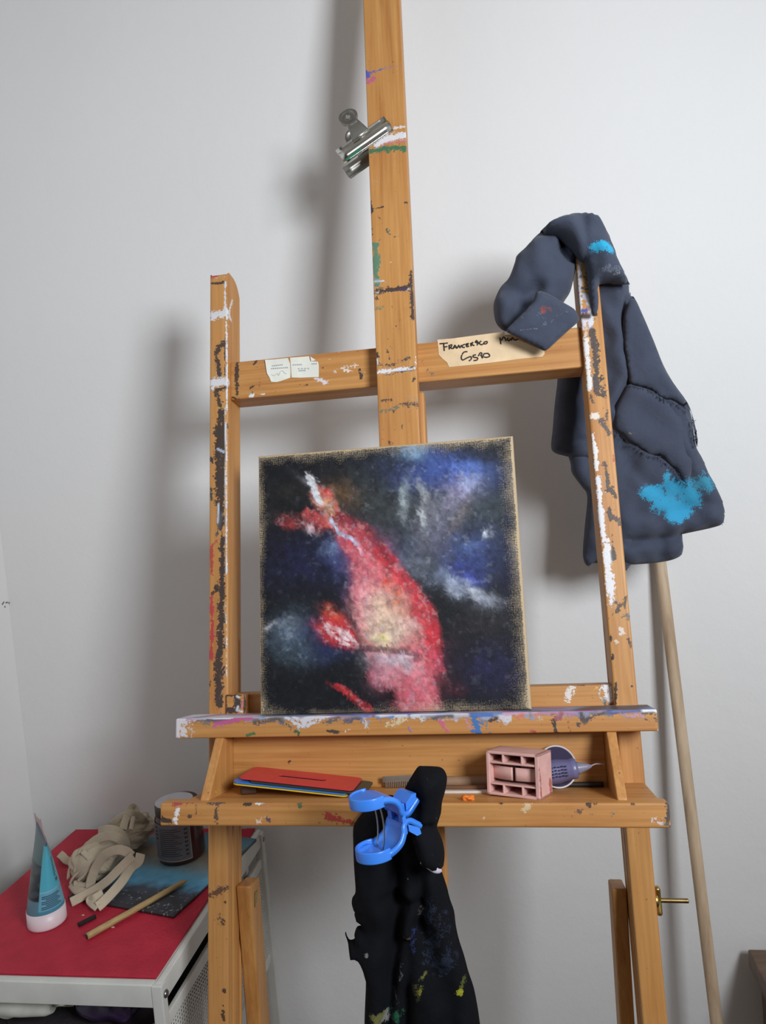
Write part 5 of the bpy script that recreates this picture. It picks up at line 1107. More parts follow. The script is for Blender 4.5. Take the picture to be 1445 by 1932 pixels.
# curved tongues in the middle bay, split by a slot
for s_ in (-1, 1):
    n = 14; Vv = []
    for k in range(n + 1):
        t = k / n; x = s_ * (.0016 + t * (Wb / 2 - .0050)); zf = -.0040 - .0060 * t ** 2
        for yy in (.0150, Hb - .0150):
            for zz in (zf, zf - .0024): Vv.append((x, yy, zz))
    Ff = []
    for k in range(n):
        o_ = k * 4; Ff += [[o_, o_ + 4, o_ + 6, o_ + 2], [o_ + 1, o_ + 3, o_ + 7, o_ + 5], [o_ + 2, o_ + 6, o_ + 7, o_ + 3], [o_, o_ + 1, o_ + 5, o_ + 4]]
    Ff += [[0, 2, 3, 1], [n * 4, n * 4 + 1, n * 4 + 3, n * 4 + 2]]
    pp_.append((np.array(Vv), Ff))
V, F, _ = join(*pp_)
bo = (.1345, yf_ + .0008, .0740); byaw = -.40
Pk = brush(V, [(np.array([(Wb / 2, .004, -.004), (Wb / 2, .012, -.003), (Wb / 2, .030, -.002)]), .0022, (168, 92, 88), .75, .0015), (np.array([(Wb / 2, .004, -.030), (Wb / 2, .012, -.030)]), .0040, (176, 98, 84), .85, .002), (np.array([(-.006, Hb, -.002), (.002, Hb, -.010)]), .0016, (168, 100, 96), .7, .002)])
V = place(V, bo, byaw, -.03)
pk = thing('toy_brick', 'pink plastic hollow box with small compartments standing in the tray', 'box', e2w(bo), EM)
o_ = mesh_obj('box_shell', e2w(V), F, pinkm, parent=pk, paint=Pk); fix_normals(o_)
V, F = box(-.0014, .0014, .0150, Hb - .0150, -.0200, -.0090, .0004, .003); V = place(V, bo, byaw, -.03); mesh_obj('purple_divider', e2w(V), F, m_plain('purple_plastic', (84, 74, 112), .45), parent=pk)
# purple tube with nozzle poking out behind it
purp = m_plain('lilac_plastic', (104, 102, 140), .35, 0, .05, 40)
q0 = lp(1005, 1462, .040); q1 = lp(1104, 1447, .040); dt = (q1 - q0) / np.linalg.norm(q1 - q0)
tb = thing('paint_tube', 'small lilac paint tube with a pointed nozzle behind the pink box', 'tube', e2w(q0 + dt * .03), EM)
V, F = lathe([(0, 0), (.0100, 0), (.0118, .004), (.0122, .016), (.0118, .026), (.0098, .0385), (.0102, .0395), (.0102, .0440), (.0088, .0455), (0, .0460)], 32, (q0, dt)); mesh_obj('tube_body', e2w(V), F, purp, parent=tb)
V, F = lathe([(.0072, .0445), (.0060, .0475), (.0032, .0560), (.0014, .0600), (0, .0602)], 24, (q0, dt)); nzo = mesh_obj('nozzle', e2w(V), F, m_plain('nozzle_grey', (128, 124, 142), .3), parent=tb)
V, F = sweep(catmull(np.array([q0 + dt * .059, q0 + dt * .064 + [0, .0015, .001], q0 + dt * .069 + [0, .001, .002], q0 + dt * .073 + [0, -.0002, .002]]), 5), .0016, .0008, seg=8, taper=lambda t: 1 - .7 * t); mesh_obj('dried_paint', e2w(V), F, m_plain('dried_grey', (170, 168, 176), .4), parent=nzo)
ink = []
for r_ in range(4):
    for k in range(5):
        s0 = .0190 + k * .0034; yy = .0055 - r_ * .0030; zz = math.sqrt(max(0, .0121 ** 2 - yy ** 2)) + .0001
        sd = np.cross(dt, [0, 0, 1.0]); upv = np.array([0, 1.0, 0]) - dt * dt[1]; upv /= np.linalg.norm(upv); fw = np.cross(dt, upv)
        p_ = q0 + dt * s0 + upv * yy + fw * zz * (1 if fw[2] > 0 else -1)
        ink.append(sweep(np.array([p_, p_ + dt * .0012 + upv * (.0004 if k % 2 else -.0003), p_ + dt * .0024]), .0007, .0003, wdir=tuple(upv), seg=5))
V, F, _ = join(*ink); mesh_obj('label_print', e2w(V), F, m_plain('print_dark', (40, 38, 66), .6), parent=tb)
# round dark lid leaning on the back board
lo_ = lp(1052, 1463, .0255); nl = np.array([.28, .20, .94]); nl /= np.linalg.norm(nl); Rl = .0215
lo_[1] = yf_ + Rl * .99
ld_ = thing('jar_lid', 'round dark violet lid with a pale rim leaning on the tray back', 'lid', e2w(lo_), EM)
V, F = lathe([(0, -.002), (Rl * .93, -.002), (Rl * .95, .0008), (0, .0008)], 48, (lo_, nl)); mesh_obj('disc', e2w(V), F, m_plain('dark_violet', (54, 47, 72), .7, spec=.15), parent=ld_)
V, F = lathe([(Rl * .92, -.0022), (Rl, -.0022), (Rl, .0014), (Rl * .95, .0018), (Rl * .92, .0008)], 48, (lo_, nl), ring=True); mesh_obj('rim', e2w(V), F, m_plain('pale_rim', (202, 194, 196), .4), parent=ld_)
# brushes, sticks, crayon, ruler, orange crumb
wd1 = m_plain('dusty_wood', (150, 118, 92), .6); wd2 = m_plain('brown_handle', (112, 74, 50), .5); whs = m_plain('off_white_strip', (206, 196, 186), .6)
def stick_e(p0, p1, r, mat, name, label, cat, taper=None, group=None, sub=None):
    pts = np.array([np.array(p0) + (np.array(p1) - np.array(p0)) * t for t in np.linspace(0, 1, 12)])
    V, F = sweep(pts, r, seg=12, taper=taper); return tag(mesh_obj(name, e2w(V), F, mat), label, cat, group)
stick_e((.045, yf_ + .0062, .0240), (.118, yf_ + .0064, .0225), .0060, wd1, 'paintbrush', 'thick dusty paintbrush handle at the back of the tray beside the black apron', 'paintbrush')
V, F = box(.040, .112, yf_, yf_ + .0024, .043, .0515, .0004, .006); tag(mesh_obj('flat_stick', e2w(V), F, whs), 'flat off-white stick on the tray floor between apron and pink box', 'stick')
stick_e((.046, yf_ + .0030, .0370), (.109, yf_ + .0030, .0400), .0030, wd2, 'paintbrush', 'thin brown paintbrush handle in front of the thick dusty one in the tray', 'paintbrush')
stick_e((.184, yf_ + .0027, .0220), (.2275, yf_ + .0027, .0220), .0027, m_plain('black_crayon', (36, 30, 28), .6), 'black_crayon', 'short black crayon lying at the right end of the tray', 'crayon')
ok_ = lp(883, 1506, .0850)
bm = bmesh.new(); bmesh.ops.create_icosphere(bm, subdivisions=3, radius=1.0)
for vtx in bm.verts:
    p = vtx.co; k = 1 + .25 * math.sin(p.x * 5 + 1) * math.cos(p.y * 4) + .18 * math.sin(p.z * 7 + p.x * 3); vtx.co = p * k
V = np.array([tuple(v.co) for v in bm.verts]); F = [[v.index for v in f.verts] for f in bm.faces]; bm.free()
V = V * [.0062, .0026, .0030] + [ok_[0], -.0838 + .0022, .0850]; tag(mesh_obj('paint_crumb', e2w(V), F, m_plain('orange_paint', (232, 124, 40), .5)), 'lump of dried orange paint on the tray lip', 'paint lump')
rz_ = m_plain('steel_ruler', (160, 154, 146), .35, .8)
g0 = lp(722, 1482, .024); V, F = box(0, .034, 0, .0062, -.0006, .0006, .0002, .004); V = place(V, (g0[0], yf_ + .0060, .0240), .1, .03)
ts_ = [(V, F)]
for k in range(15):
    V, F = box(.003 + k * .002, .004 + k * .002, -.0058, .0008, -.0008, .0008, .0002, .006); ts_.append((place(V, (g0[0], yf_ + .0060, .0240), .1, .03), F))
V, F, _ = join(*ts_); tag(mesh_obj('metal_comb', e2w(V), F, rz_), 'grey metal comb with fine teeth standing behind the blue peg', 'comb')

# ================================================================== white metal trolley with the red mat
ZT = .75
wm = m_plain('white_enamel', (206, 206, 200), .4, 0, .03, 30)
RX0, RX1, RY0, RY1 = -.741, -.414, .733, 1.088
rack = thing('metal_trolley', 'white metal trolley with wire mesh sides standing in the left corner', 'trolley', ((RX0 + RX1) / 2, (RY0 + RY1) / 2, 0))
def rpart(name, b, mat=wm, r=.0015, parent=None): V, F = box(*b, r, .02); return mesh_obj(name, V, F, mat, parent=parent or rack)
tp0 = ZT - .0015
rpart('top_panel', (RX0 + .004, RX1 - .012, RY0 + .010, RY1 - .004, tp0 - .004, tp0 - .0002))
rpart('front_rail', (RX0, RX1 - .014, RY0, RY0 + .010, tp0 - .0255, tp0 + .0015)); rpart('back_rail', (RX0, RX1 - .006, RY1 - .010, RY1, tp0 - .0255, tp0 - .001))
rpart('side_rail', (RX1 - .012, RX1 - .004, RY0 + .004, RY1, tp0 - .0230, tp0 + .0015)); rpart('side_rail', (RX0, RX0 + .008, RY0 + .010, RY1 - .01, tp0 - .0230, tp0 - .001))
for x0_, y0_ in ((RX1 - .015, RY0 - .001), (RX1 - .013, RY1 - .012), (RX0, RY0), (RX0, RY1 - .012)):
    rpart('post', (x0_, x0_ + .013, y0_, y0_ + .012, 0.0, tp0 + (.001 if x0_ > -.6 and y0_ < .9 else -.001)))
for z in (.700, .545, .12):
    rpart('tier_rail', (RX1 - .0105, RX1 - .0045, RY0 + .012, RY1 - .012, z - .0075, z + .0075)); rpart('tier_rail', (RX0 + .002, RX0 + .008, RY0 + .012, RY1 - .012, z - .0075, z + .0075))
rpart('inner_post', (RX1 - .020, RX1 - .013, RY1 - .055, RY1 - .046, .12, tp0 - .02))
rpart('tier_shelf', (RX0 + .004, RX1 - .016, RY0 + .006, RY1 - .012, .640, .646), r=.001); rpart('tier_lip', (RX0 + .013, RX1 - .016, RY0 + .001, RY0 + .006, .640, .662), r=.001)
sr_ = m_plain('screw_steel', (150, 150, 150), .3, 1.0)
for y in (RY0 + .006, RY1 - .006):
    V, F = lathe([(0, 0), (.0045, 0), (.0045, .0010), (.0030, .0026), (0, .0030)], 20, ((RX1 - .0015, y, tp0 - .012), (1, 0, 0))); mesh_obj('screw', V, F, sr_, parent=rack)
ms = []
for k in range(66):
    y = RY0 + .014 + k * .0052; V, F = box(RX1 - .0082, RX1 - .0070, y, y + .0016, .548, .692, .0003, 1); ms.append((V, F))
for k in range(28):
    z = .550 + k * .0052; V, F = box(RX1 - .0086, RX1 - .0074, RY0 + .013, RY1 - .013, z, z + .0016, .0003, 1); ms.append((V, F))
V, F, _ = join(*ms); mesh_obj('mesh_panel', V, F, wm, parent=rack, smooth=False)

s = NT('red_mat'); vv_ = s.coord('Object')
vo = s.n('ShaderNodeTexVoronoi'); vo.inputs['Scale'].default_value = 210; s.l(vv_, vo.inputs['Vector'])
n_ = s.noise(vv_, 30, 4); s.base(s.ramp(n_, [(.3, srgb(168, 34, 54)), (.7, srgb(184, 42, 62))])); s.set(Roughness=.6)
s.b.inputs['Specular IOR Level'].default_value = .3; s.bump(vo.outputs['Distance'], .5, .001)
cmz = ZT
V, F = box(-.742, -.4285, .7445, 1.0890, ZT - .0014, ZT + .0016, .0008, .006)
V = V.copy()
seam = np.exp(-((V[:, 0] + .4475) / .0012) ** 2) * (V[:, 2] > ZT); V[:, 2] -= .0008 * seam
mat_ = mesh_obj('red_mat', V, F, s.m); tag(mat_, 'textured red mat covering the top of the white trolley', 'mat')
ZM = ZT + .0017
crm = m_plain('pale_crumb', (206, 170, 150), .7)
for px_, py_, rr_, lb in ((213, 1750, .0016, 'pale paint flake on the red mat beside the bamboo stick'), (157, 1727, .0013, 'pale paint flake on the red mat above the charcoal stub')):
    q = wz(px_, py_, ZM); bm = bmesh.new(); bmesh.ops.create_icosphere(bm, subdivisions=2, radius=1.0)
    for vtx in bm.verts: vtx.co *= 1 + .3 * math.sin(vtx.co.x * 4 + vtx.co.y * 5)
    V = np.array([tuple(v.co) for v in bm.verts]) * [rr_ * 1.6, rr_, rr_ * .5] + q + [0, 0, rr_ * .35]; F = [[v.index for v in f.verts] for f in bm.faces]; bm.free()
    tag(mesh_obj('paint_flake', V, F, crm), lb, 'paint flake', 'paint flakes on the mat')

# ------------------------------------------------------------------ small painted board on the mat
FRc = np.array([-.4570, .8520]); xd = np.array([.974, -.225]); yd = np.array([.225, .974]); wb, hb = .178, .200
nb_ = 150; u_, v_ = np.meshgrid(np.linspace(0, 1, nb_), np.linspace(0, 1, nb_), indexing='ij')     # u from left, v from front
f1 = fbm_grid(nb_, 5, 21, 5) - .5; f2 = fbm_grid(nb_, 4, 22, 16) - .5
tv = v_ + f1 * .10 + f2 * .05
stops = [(0, (44, 44, 50)), (.14, (58, 60, 68)), (.22, (70, 78, 92)), (.30, (96, 160, 196)), (.40, (104, 168, 200)), (.52, (128, 138, 136)), (.66, (150, 130, 112)), (.78, (108, 140, 148)), (.9, (84, 128, 146)), (1, (66, 92, 110))]
cols_ = np.array([srgb(*c) for _, c in stops]); pos_ = [p for p, _ in stops]
im = np.stack([np.interp(tv, pos_, cols_[:, k]) for k in range(3)], -1) * (1 + f2[..., None] * .5)
sp = (fbm_grid(nb_, 3, 23, 50) > .72) & (tv < .24); im[sp] = srgb(140, 144, 150)
V = np.zeros((nb_, nb_, 3)); V[..., :2] = FRc + (u_[..., None] - 1) * wb * xd + v_[..., None] * hb * yd; V[..., 2] = ZM + .0042
V = V.reshape(-1, 3); I = (np.arange(nb_ - 1)[:, None] * nb_ + np.arange(nb_ - 1)[None]).ravel(); F = np.stack([I, I + nb_, I + nb_ + 1, I + 1], 1).tolist()
ring = [i * nb_ for i in range(nb_)] + [(nb_ - 1) * nb_ + j for j in range(1, nb_)] + [i * nb_ + nb_ - 1 for i in range(nb_ - 2, -1, -1)] + [j for j in range(nb_ - 2, 0, -1)]
n0 = len(V); bk = V[ring].copy(); bk[:, 2] = ZM; V = np.vstack([V, bk]); m = len(ring); F += [[ring[(k + 1) % m], ring[k], n0 + k, n0 + (k + 1) % m] for k in range(m)] + [[n0 + k for k in range(m)][::-1]]
P = np.zeros((len(V), 4)); P[:n0, :3] = im.reshape(-1, 3); P[n0:, :3] = srgb(60, 50, 42); P[:, 3] = 1
s = NT('painted_board'); at = s.n('ShaderNodeAttribute', attribute_name='paint'); s.base(at.outputs['Color']); s.set(Roughness=.45); s.bump(s.noise(s.coord('Object'), 260, 4), .25, .0008)
tag(fix_normals(mesh_obj('painted_panel', V, F, s.m, paint=P)), 'small flat painted board of blue sky over dark ground lying on the red mat', 'painting')
ZB = ZM + .0044

# ------------------------------------------------------------------ brown jar with a grey label
jc = np.array([-.5120, 1.0000]); Rj = .0345
jar = thing('paint_jar', 'dark brown jar with a grey label and white-topped cap standing on the painted board', 'jar', (jc[0], jc[1], ZB))
jm = NT('brown_jar'); jm.base(jm.ramp(jm.noise(jm.coord('Object'), 20, 3), [(.3, srgb(58, 26, 24)), (.7, srgb(74, 34, 30))])); jm.set(Roughness=.18)
V, F = lathe([(0, 0), (Rj * .86, 0), (Rj * .96, .002), (Rj, .006), (Rj, .060), (Rj * .97, .064), (Rj * .84, .069), (Rj * .80, .071), (0, .071)], 56, ((jc[0], jc[1], ZB), (0, 0, 1))); mesh_obj('jar_body', V, F, jm.m, parent=jar)
V, F = lathe([(0, .069), (Rj * .92, .069), (Rj * .93, .071), (Rj * .93, .0815), (Rj * .90, .0835), (0, .0835)], 56, ((jc[0], jc[1], ZB), (0, 0, 1))); cap = mesh_obj('cap', V, F, m_plain('brown_cap', (66, 52, 40), .5), parent=jar)
def arc_sheet(R_, z0_, z1_, a0, a1, n=36, base=None):
    V = [(base[0] + R_ * math.cos(a), base[1] + R_ * math.sin(a), z) for a in np.linspace(a0, a1, n) for z in np.linspace(z0_, z1_, 6)]
    F = [[k * 6 + j, (k + 1) * 6 + j, (k + 1) * 6 + j + 1, k * 6 + j + 1] for k in range(n - 1) for j in range(5)]
    return np.array(V), F
va_ = math.atan2(CAM[1] - jc[1], CAM[0] - jc[0])
V, F = arc_sheet(Rj + .0003, ZB + .0075, ZB + .062, va_ - 1.45, va_ + .42, base=jc); lab = mesh_obj('label', V, F, m_plain('grey_label', (112, 108, 112), .45, 0, .05, 120), parent=jar)
pr_ = []
def arcline(a0, a1, z, hh): return arc_sheet(Rj + .0006, z - hh / 2, z + hh / 2, a0, a1, 10, jc)
for k in range(14): pr_.append(arcline(va_ - .95, va_ + .02 - .12 * (k % 3), ZB + .016 + k * .0030, .0011))
for k in range(7): pr_.append(arcline(va_ + .16, va_ + .30, ZB + .016 + k * .0062, .0030))
for k in range(4): pr_.append(arcline(va_ - 1.25, va_ - 1.05, ZB + .040 + k * .0055, .0028))
V, F, _ = join(*pr_); mesh_obj('label_print', V, F, m_plain('label_ink', (62, 58, 62), .6), parent=lab)
V, F, _ = join(arc_sheet(Rj + .0005, ZB + .0075, ZB + .0086, va_ - 1.45, va_ + .42, base=jc), arc_sheet(Rj + .0005, ZB + .0075, ZB + .062, va_ + .40, va_ + .42, 4, jc)); mesh_obj('label_border', V, F, m_plain('label_edge', (176, 172, 176), .5), parent=lab)
V, F = lathe([(0, .0836), (Rj * .80, .0836), (Rj * .80, .0841), (0, .0841)], 40, ((jc[0] - .004, jc[1], ZB), (0, 0, 1))); mesh_obj('cap_sticker', V, F, m_plain('sticker_white', (200, 196, 202), .5), parent=cap)

# ------------------------------------------------------------------ turquoise tube standing on its cap
tc_ = np.array([-.6285, .8415]); n1_ = np.array([-.6030, .8220]); n2_ = np.array([-.6560, .8790])
tube = thing('squeeze_tube', 'turquoise squeeze tube standing upside down on its white cap on the red mat', 'tube', (tc_[0], tc_[1], ZM))
e1 = (n2_ - n1_); Lc = np.linalg.norm(e1); e1 = e1 / Lc; e2 = np.array([-e1[1], e1[0]]); mid = (n1_ + n2_) / 2
e2 = e2 if e2[0] > 0 else -e2
h0, h1 = .0215, .1190
nz_, na = 90, 96; V = []; tz = np.linspace(0, 1, nz_); an = np.arange(na) * 2 * np.pi / na
for t in tz:
    c_ = tc_ + (mid - tc_) * t; A_ = .0232 + (Lc / 2 - .0232) * t; B_ = max(.0009, .0232 * (1 - t) ** .72 + .0012 * (t > .96))
    for x in an: V.append((*(c_ + e1 * A_ * math.cos(x) + e2 * B_ * math.sin(x)), ZM + h0 + (h1 - h0) * t))
V = np.array(V); F = [[k * na + j, k * na + (j + 1) % na, (k + 1) * na + (j + 1) % na, (k + 1) * na + j] for k in range(nz_ - 1) for j in range(na)] + [list(range(na))[::-1], [(nz_ - 1) * na + j for j in range(na)]]
PT = np.zeros((len(V), 4)); PT[:, 3] = 1
AN = np.tile(an, nz_); TT = np.repeat(tz, na); sn, cs = np.sin(AN), np.cos(AN)
f_ = np.array([srgb(84, 178, 200)] * len(V))
def setc(m, c): f_[m] = srgb(*c)
setc((TT < .30), (104, 172, 196)); setc((TT < .055), (70, 140, 164)); setc((TT > .93) , (66, 90, 112))
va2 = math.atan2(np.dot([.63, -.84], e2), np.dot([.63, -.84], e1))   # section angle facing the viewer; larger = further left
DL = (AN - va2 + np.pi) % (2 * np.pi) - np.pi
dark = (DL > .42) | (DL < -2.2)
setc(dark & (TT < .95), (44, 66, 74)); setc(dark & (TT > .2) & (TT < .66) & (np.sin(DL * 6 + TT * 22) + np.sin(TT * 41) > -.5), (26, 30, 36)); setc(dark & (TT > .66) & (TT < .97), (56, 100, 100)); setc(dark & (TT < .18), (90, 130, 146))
setc((TT > .295) & (TT < .308) & ~dark, (150, 196, 214)); PT[:, :3] = f_
tm = NT('tube_print'); at = tm.n('ShaderNodeAttribute', attribute_name='paint'); tm.base(at.outputs['Color']); tm.set(Roughness=.3)
tbd = mesh_obj('tube_body', V, F, tm.m, parent=tube, paint=PT)
def tube_pt(x, t, lift=.0004):
    c_ = tc_ + (mid - tc_) * t; A_ = .0232 + (Lc / 2 - .0232) * t + lift; B_ = max(.0009, .0232 * (1 - t) ** .72) + lift
    return (*(c_ + e1 * A_ * math.cos(x) + e2 * B_ * math.sin(x)), ZM + h0 + (h1 - h0) * t)
def tube_rect(xa, xb, ta, tb_): 
    n = 8; V = np.array([tube_pt(x, t) for x in np.linspace(xa, xb, n) for t in np.linspace(ta, tb_, 4)]); F = [[k * 4 + j, (k + 1) * 4 + j, (k + 1) * 4 + j + 1, k * 4 + j + 1] for k in range(n - 1) for j in range(3)]
    return V, F
pr_ = []
sgn = 1
for k in range(8):
    t0 = .075 + k * .024; pr_.append(tube_rect(va2 - .95 + .12 * (k % 3), va2 + .28 - (.25 if k in (2, 5) else 0), t0, t0 + .012))
V, F, _ = join(*pr_); mesh_obj('small_print', V, F, m_plain('tube_ink', (52, 74, 92), .5), parent=tbd)
pr_ = []
for k in range(8):
    t0 = .46 + k * .035; xx = -.95
    for d_ in ((0, .16, 0, .006), (0, .05, 0, .022), (.1, .16, .012, .022)) if k % 2 else ((0, .16, .010, .016), (.06, .11, 0, .022)): pr_.append(tube_rect(va2 + xx + d_[0] * 1.6, va2 + xx + d_[1] * 1.6, t0 + d_[2], t0 + d_[3]))
V, F, _ = join(*pr_); mesh_obj('large_print', V, F, m_plain('tube_ink', (52, 74, 92), .5), parent=tbd)
pr_ = [tube_rect(va2 - 1.05, va2 - .80, .385, .43)]; V, F, _ = join(*pr_); mesh_obj('round_emblem', V, F, m_plain('tube_emblem', (58, 96, 112), .5), parent=tbd)
V, F = lathe([(0, 0), (.0225, 0), (.0238, .0012), (.0240, .004), (.0236, .0215), (0, .0216)], 64, ((tc_[0], tc_[1], ZM), (0, 0, 1))); mesh_obj('cap', V, F, m_plain('cap_white', (222, 206, 210), .4, 0, .02, 20), parent=tube)
# torn crimp at the top
q = []
for t in np.linspace(0, 1, 14):
    p = np.array(tube_pt(math.pi * (1 - t), 1.0, 0)); q.append(p)
q = np.array(q)[::-1]; n = len(q); rr_ = np.random.default_rng(5)
V = []; 
for k in range(n):
    hgt = .008 + .020 * (k / n) ** 1.5 + rr_.uniform(-.002, .002); side = np.array([e2[0], e2[1], 0]) * .0009
    up_ = np.array([-.25, .10, 1.0]) * hgt
    for b_ in (q[k] + side - [0, 0, .002], q[k] - side - [0, 0, .002], q[k] - side * .5 + up_, q[k] + side * .5 + up_): V.append(b_)
F = []
for k in range(n - 1):
    for j in range(4): F.append([k * 4 + j, k * 4 + (j + 1) % 4, (k + 1) * 4 + (j + 1) % 4, (k + 1) * 4 + j])
F += [[3, 2, 1, 0], [(n - 1) * 4 + j for j in range(4)]]
fix_normals(mesh_obj('torn_crimp', np.array(V), F, m_plain('crimp_pink', (176, 152, 150), .4), parent=tube))

# ------------------------------------------------------------------ rolled beige cloth with its ribbons
beige = m_fabric('beige_cotton', (190, 176, 154), .10, 2000, .9, .5)
A0 = np.array([-.6200, .9080, ZB + .025]); A1_ = np.array([-.5960, 1.0560, ZB + .027])
bundle = thing('rolled_apron', 'rolled beige cotton apron tied with its own ribbons, lying on the mat behind the tube', 'apron', (A0[0], (A0[1] + A1_[1]) / 2, ZM))
ax_ = (A1_ - A0); La = np.linalg.norm(ax_); ax_ /= La; sx_ = np.cross(ax_, [0, 0, 1.0]); sx_ /= np.linalg.norm(sx_); uz_ = np.cross(sx_, ax_)
nl_, na = 150, 180; V = []; r_ = np.random.default_rng(9); ph = r_.uniform(0, 6, 12); kk = r_.integers(2, 9, 12); kt = r_.uniform(4, 26, 12)
for t in np.linspace(0, 1, nl_):
    endr = math.sqrt(max(0, 1 - (1 - min(t, .09) / .09) ** 2)) * math.sqrt(max(0, 1 - (1 - min(1 - t, .16) / .16) ** 2))
    endr = max(endr, .03); waist = 1 - .16 * math.exp(-((t - .56) / .05) ** 2) + .06 * math.exp(-((t - .2) / .18) ** 2)
    for a in np.arange(na) * 2 * np.pi / na:
        w = sum(1 - 2 * abs(math.sin(.5 * kk[j] * a + .5 * kt[j] * t + ph[j])) ** .6 for j in range(12)) / 7
        rad = (.0290 * waist +   .0046 * w + .0012 * math.sin(9 * a + 3 * math.sin(11 * t))) * endr
        if t < .10: rad *= 1 + .06 * math.sin(a * 3 + 1)
        p = A0 + ax_ * (La * t) + sx_ * (rad * 1.12 * math.cos(a)) + uz_ * (rad * .86 * math.sin(a))
        p[2] = max(p[2], ZB + .0003); V.append(p)
V = np.array(V); F = [[k * na + j, k * na + (j + 1) % na, (k + 1) * na + (j + 1) % na, (k + 1) * na + j] for k in range(nl_ - 1) for j in range(na)] + [list(range(na))[::-1], [(nl_ - 1) * na + j for j in range(na)]]
fix_normals(mesh_obj('rolled_cloth', V, F, beige, parent=bundle))
c5b = cr(110, 1510, 7.605)
# folded layers showing at the near end of the roll
lay = []
for pl, w in (([(180, 1080, .006), (200, 930, .022), (270, 790, .036), (340, 700, .046)], .006), ([(215, 1170, .004), (300, 1270, .003), (420, 1300, .003)], .006), ([(210, 1150, .006), (250, 1060, .014), (330, 960, .022), (400, 860, .030), (360, 720, .042)], .007), ([(300, 1190, .006), (310, 1120, .010), (400, 1030, .018), (500, 900, .028)], .006), ([(310, 1190, .006), (380, 1200, .006), (430, 1150, .010), (470, 1050, .018)], .005), ([(260, 1000, .020), (300, 880, .030), (330, 760, .040)], .004), ([(520, 870, .030), (440, 780, .040), (370, 710, .046)], .004)):
    L = catmull(np.array([wz(*c5b([(x, y)])[0], ZB + z + .004) + np.array([.000, -.004, 0]) for x, y, z in pl]), 7); lay.append(sweep(L, w, .0016, wdir=tuple(ax_ * .7 + uz_ * .4), seg=10))
V, F, _ = join(*lay); mesh_obj('end_folds', V, F, beige, parent=bundle)
def ribbon(pl, wd, name='ribbon', wdir=None, th=.0011, taper=None):
    L = catmull(np.array([wz(*c5b([(x, y)])[0], ZB + z) for x, y, z in pl]), 9)
    T = np.gradient(L, axis=0); n = len(L)
    def wd_(t):
        k = min(n - 1, int(round(t * (n - 1)))); w = np.cross(T[k], np.array([.55, -.70, .42])); w /= np.linalg.norm(w) + 1e-9
        return w
    V, F = sweep(L, wd / 2, th, wdir=wd_, seg=12, flat=True, taper=taper); return mesh_obj(name, V, F, beige, parent=bundle)
ribbon([(450, 1300, .004), (480, 1120, .020), (560, 920, .038), (690, 770, .052), (850, 710, .056), (980, 740, .050), (1050, 800, .042)], .0125, wdir=(.75, -.5, .25))
ribbon([(1075, 800, .046), (980, 880, .040), (860, 1000, .032), (720, 1140, .022), (560, 1260, .012), (380, 1360, .006), (180, 1465, .003)], .0120, wdir=(-.25, -.5, .8))
ribbon([(1180, 770, .034), (1150, 880, .030), (1050, 960, .026), (980, 1060, .022), (900, 1180, .016), (760, 1340, .010), (620, 1480, .006), (560, 1530, .0045)], .0130, wdir=(.55, -.5, .6))
ribbon([(560, 1535, .0045), (500, 1490, .005), (450, 1430, .006), (520, 1400, .010), (640, 1330, .012)], .0100, wdir=(.2, -.3, .9))
ribbon([(20, 770, .004), (60, 800, .005), (120, 860, .004), (220, 885, .003), (300, 900, .003)], .0110, wdir=(0, -.4, .9))
ribbon([(580, 440, .040), (680, 410, .052), (800, 420, .056), (900, 480, .050), (965, 580, .038), (985, 700, .024)], .0110, wdir=(.15, -.9, .3))
ribbon([(430, 660, .042), (560, 560, .052), (720, 510, .058), (860, 540, .056), (950, 620, .044), (960, 700, .032)], .0130, wdir=(.15, -.9, .3))
ribbon([(740, 370, .046), (820, 300, .054), (920, 225, .060), (1040, 190, .062), (1150, 220, .054), (1230, 290, .044), (1280, 370, .030)], .0100, wdir=(.3, -.8, .4))
ribbon([(930, 420, .052), (950, 330, .056), (980, 240, .060), (1040, 110, .062), (1090, 110, .058), (1120, 180, .052)], .0110, wdir=(.8, -.2, .2))
ribbon([(1040, 420, .052), (1060, 320, .056), (1080, 240, .058)], .0060, wdir=(.8, -.2, .2))

# ------------------------------------------------------------------ bamboo stick, charcoal stub
bam = NT('bamboo'); bam.base(bam.ramp(bam.noise(bam.coord('Object', (14, 14, 60)), 3, 4), [(.3, srgb(150, 122, 78)), (.7, srgb(186, 158, 108))])); bam.set(Roughness=.5)
s0 = wz(164, 1767, ZM + .0042); s1 = wz(352, 1661, ZB + .0052)
pts = np.array([s0 + (s1 - s0) * t for t in np.linspace(0, 1, 30)]); V, F = sweep(pts, .0042, seg=18, taper=lambda t: 1 - .14 * t - (.5 * max(0, (t - .95) / .05)))
bst = thing('bamboo_stick', 'pale bamboo stick lying across the red mat and the edge of the painted board', 'stick', s0)
mesh_obj('shaft', V, F, bam.m, parent=bst)
V, F = lathe([(0, 0), (.0030, 0), (.0030, .0006), (0, .0007)], 16, (s0, -(s1 - s0))); mesh_obj('end_shade_disc', V, F, m_plain('hole_shade', (44, 30, 26), .8), parent=bst)  # solid disc on the stick's end, coloured dark as the shade of a hollow
k0 = wz(148, 1745, ZM + .0028); k1 = wz(180, 1729, ZM + .0028); pts = np.array([k0 + (k1 - k0) * t for t in np.linspace(0, 1, 8)]); V, F = sweep(pts, .0028, seg=10)
tag(mesh_obj('charcoal_stub', V, F, m_plain('charcoal', (34, 20, 22), .9, 0, .2, 200)), 'short black charcoal stub on the red mat beside the bamboo stick', 'charcoal')

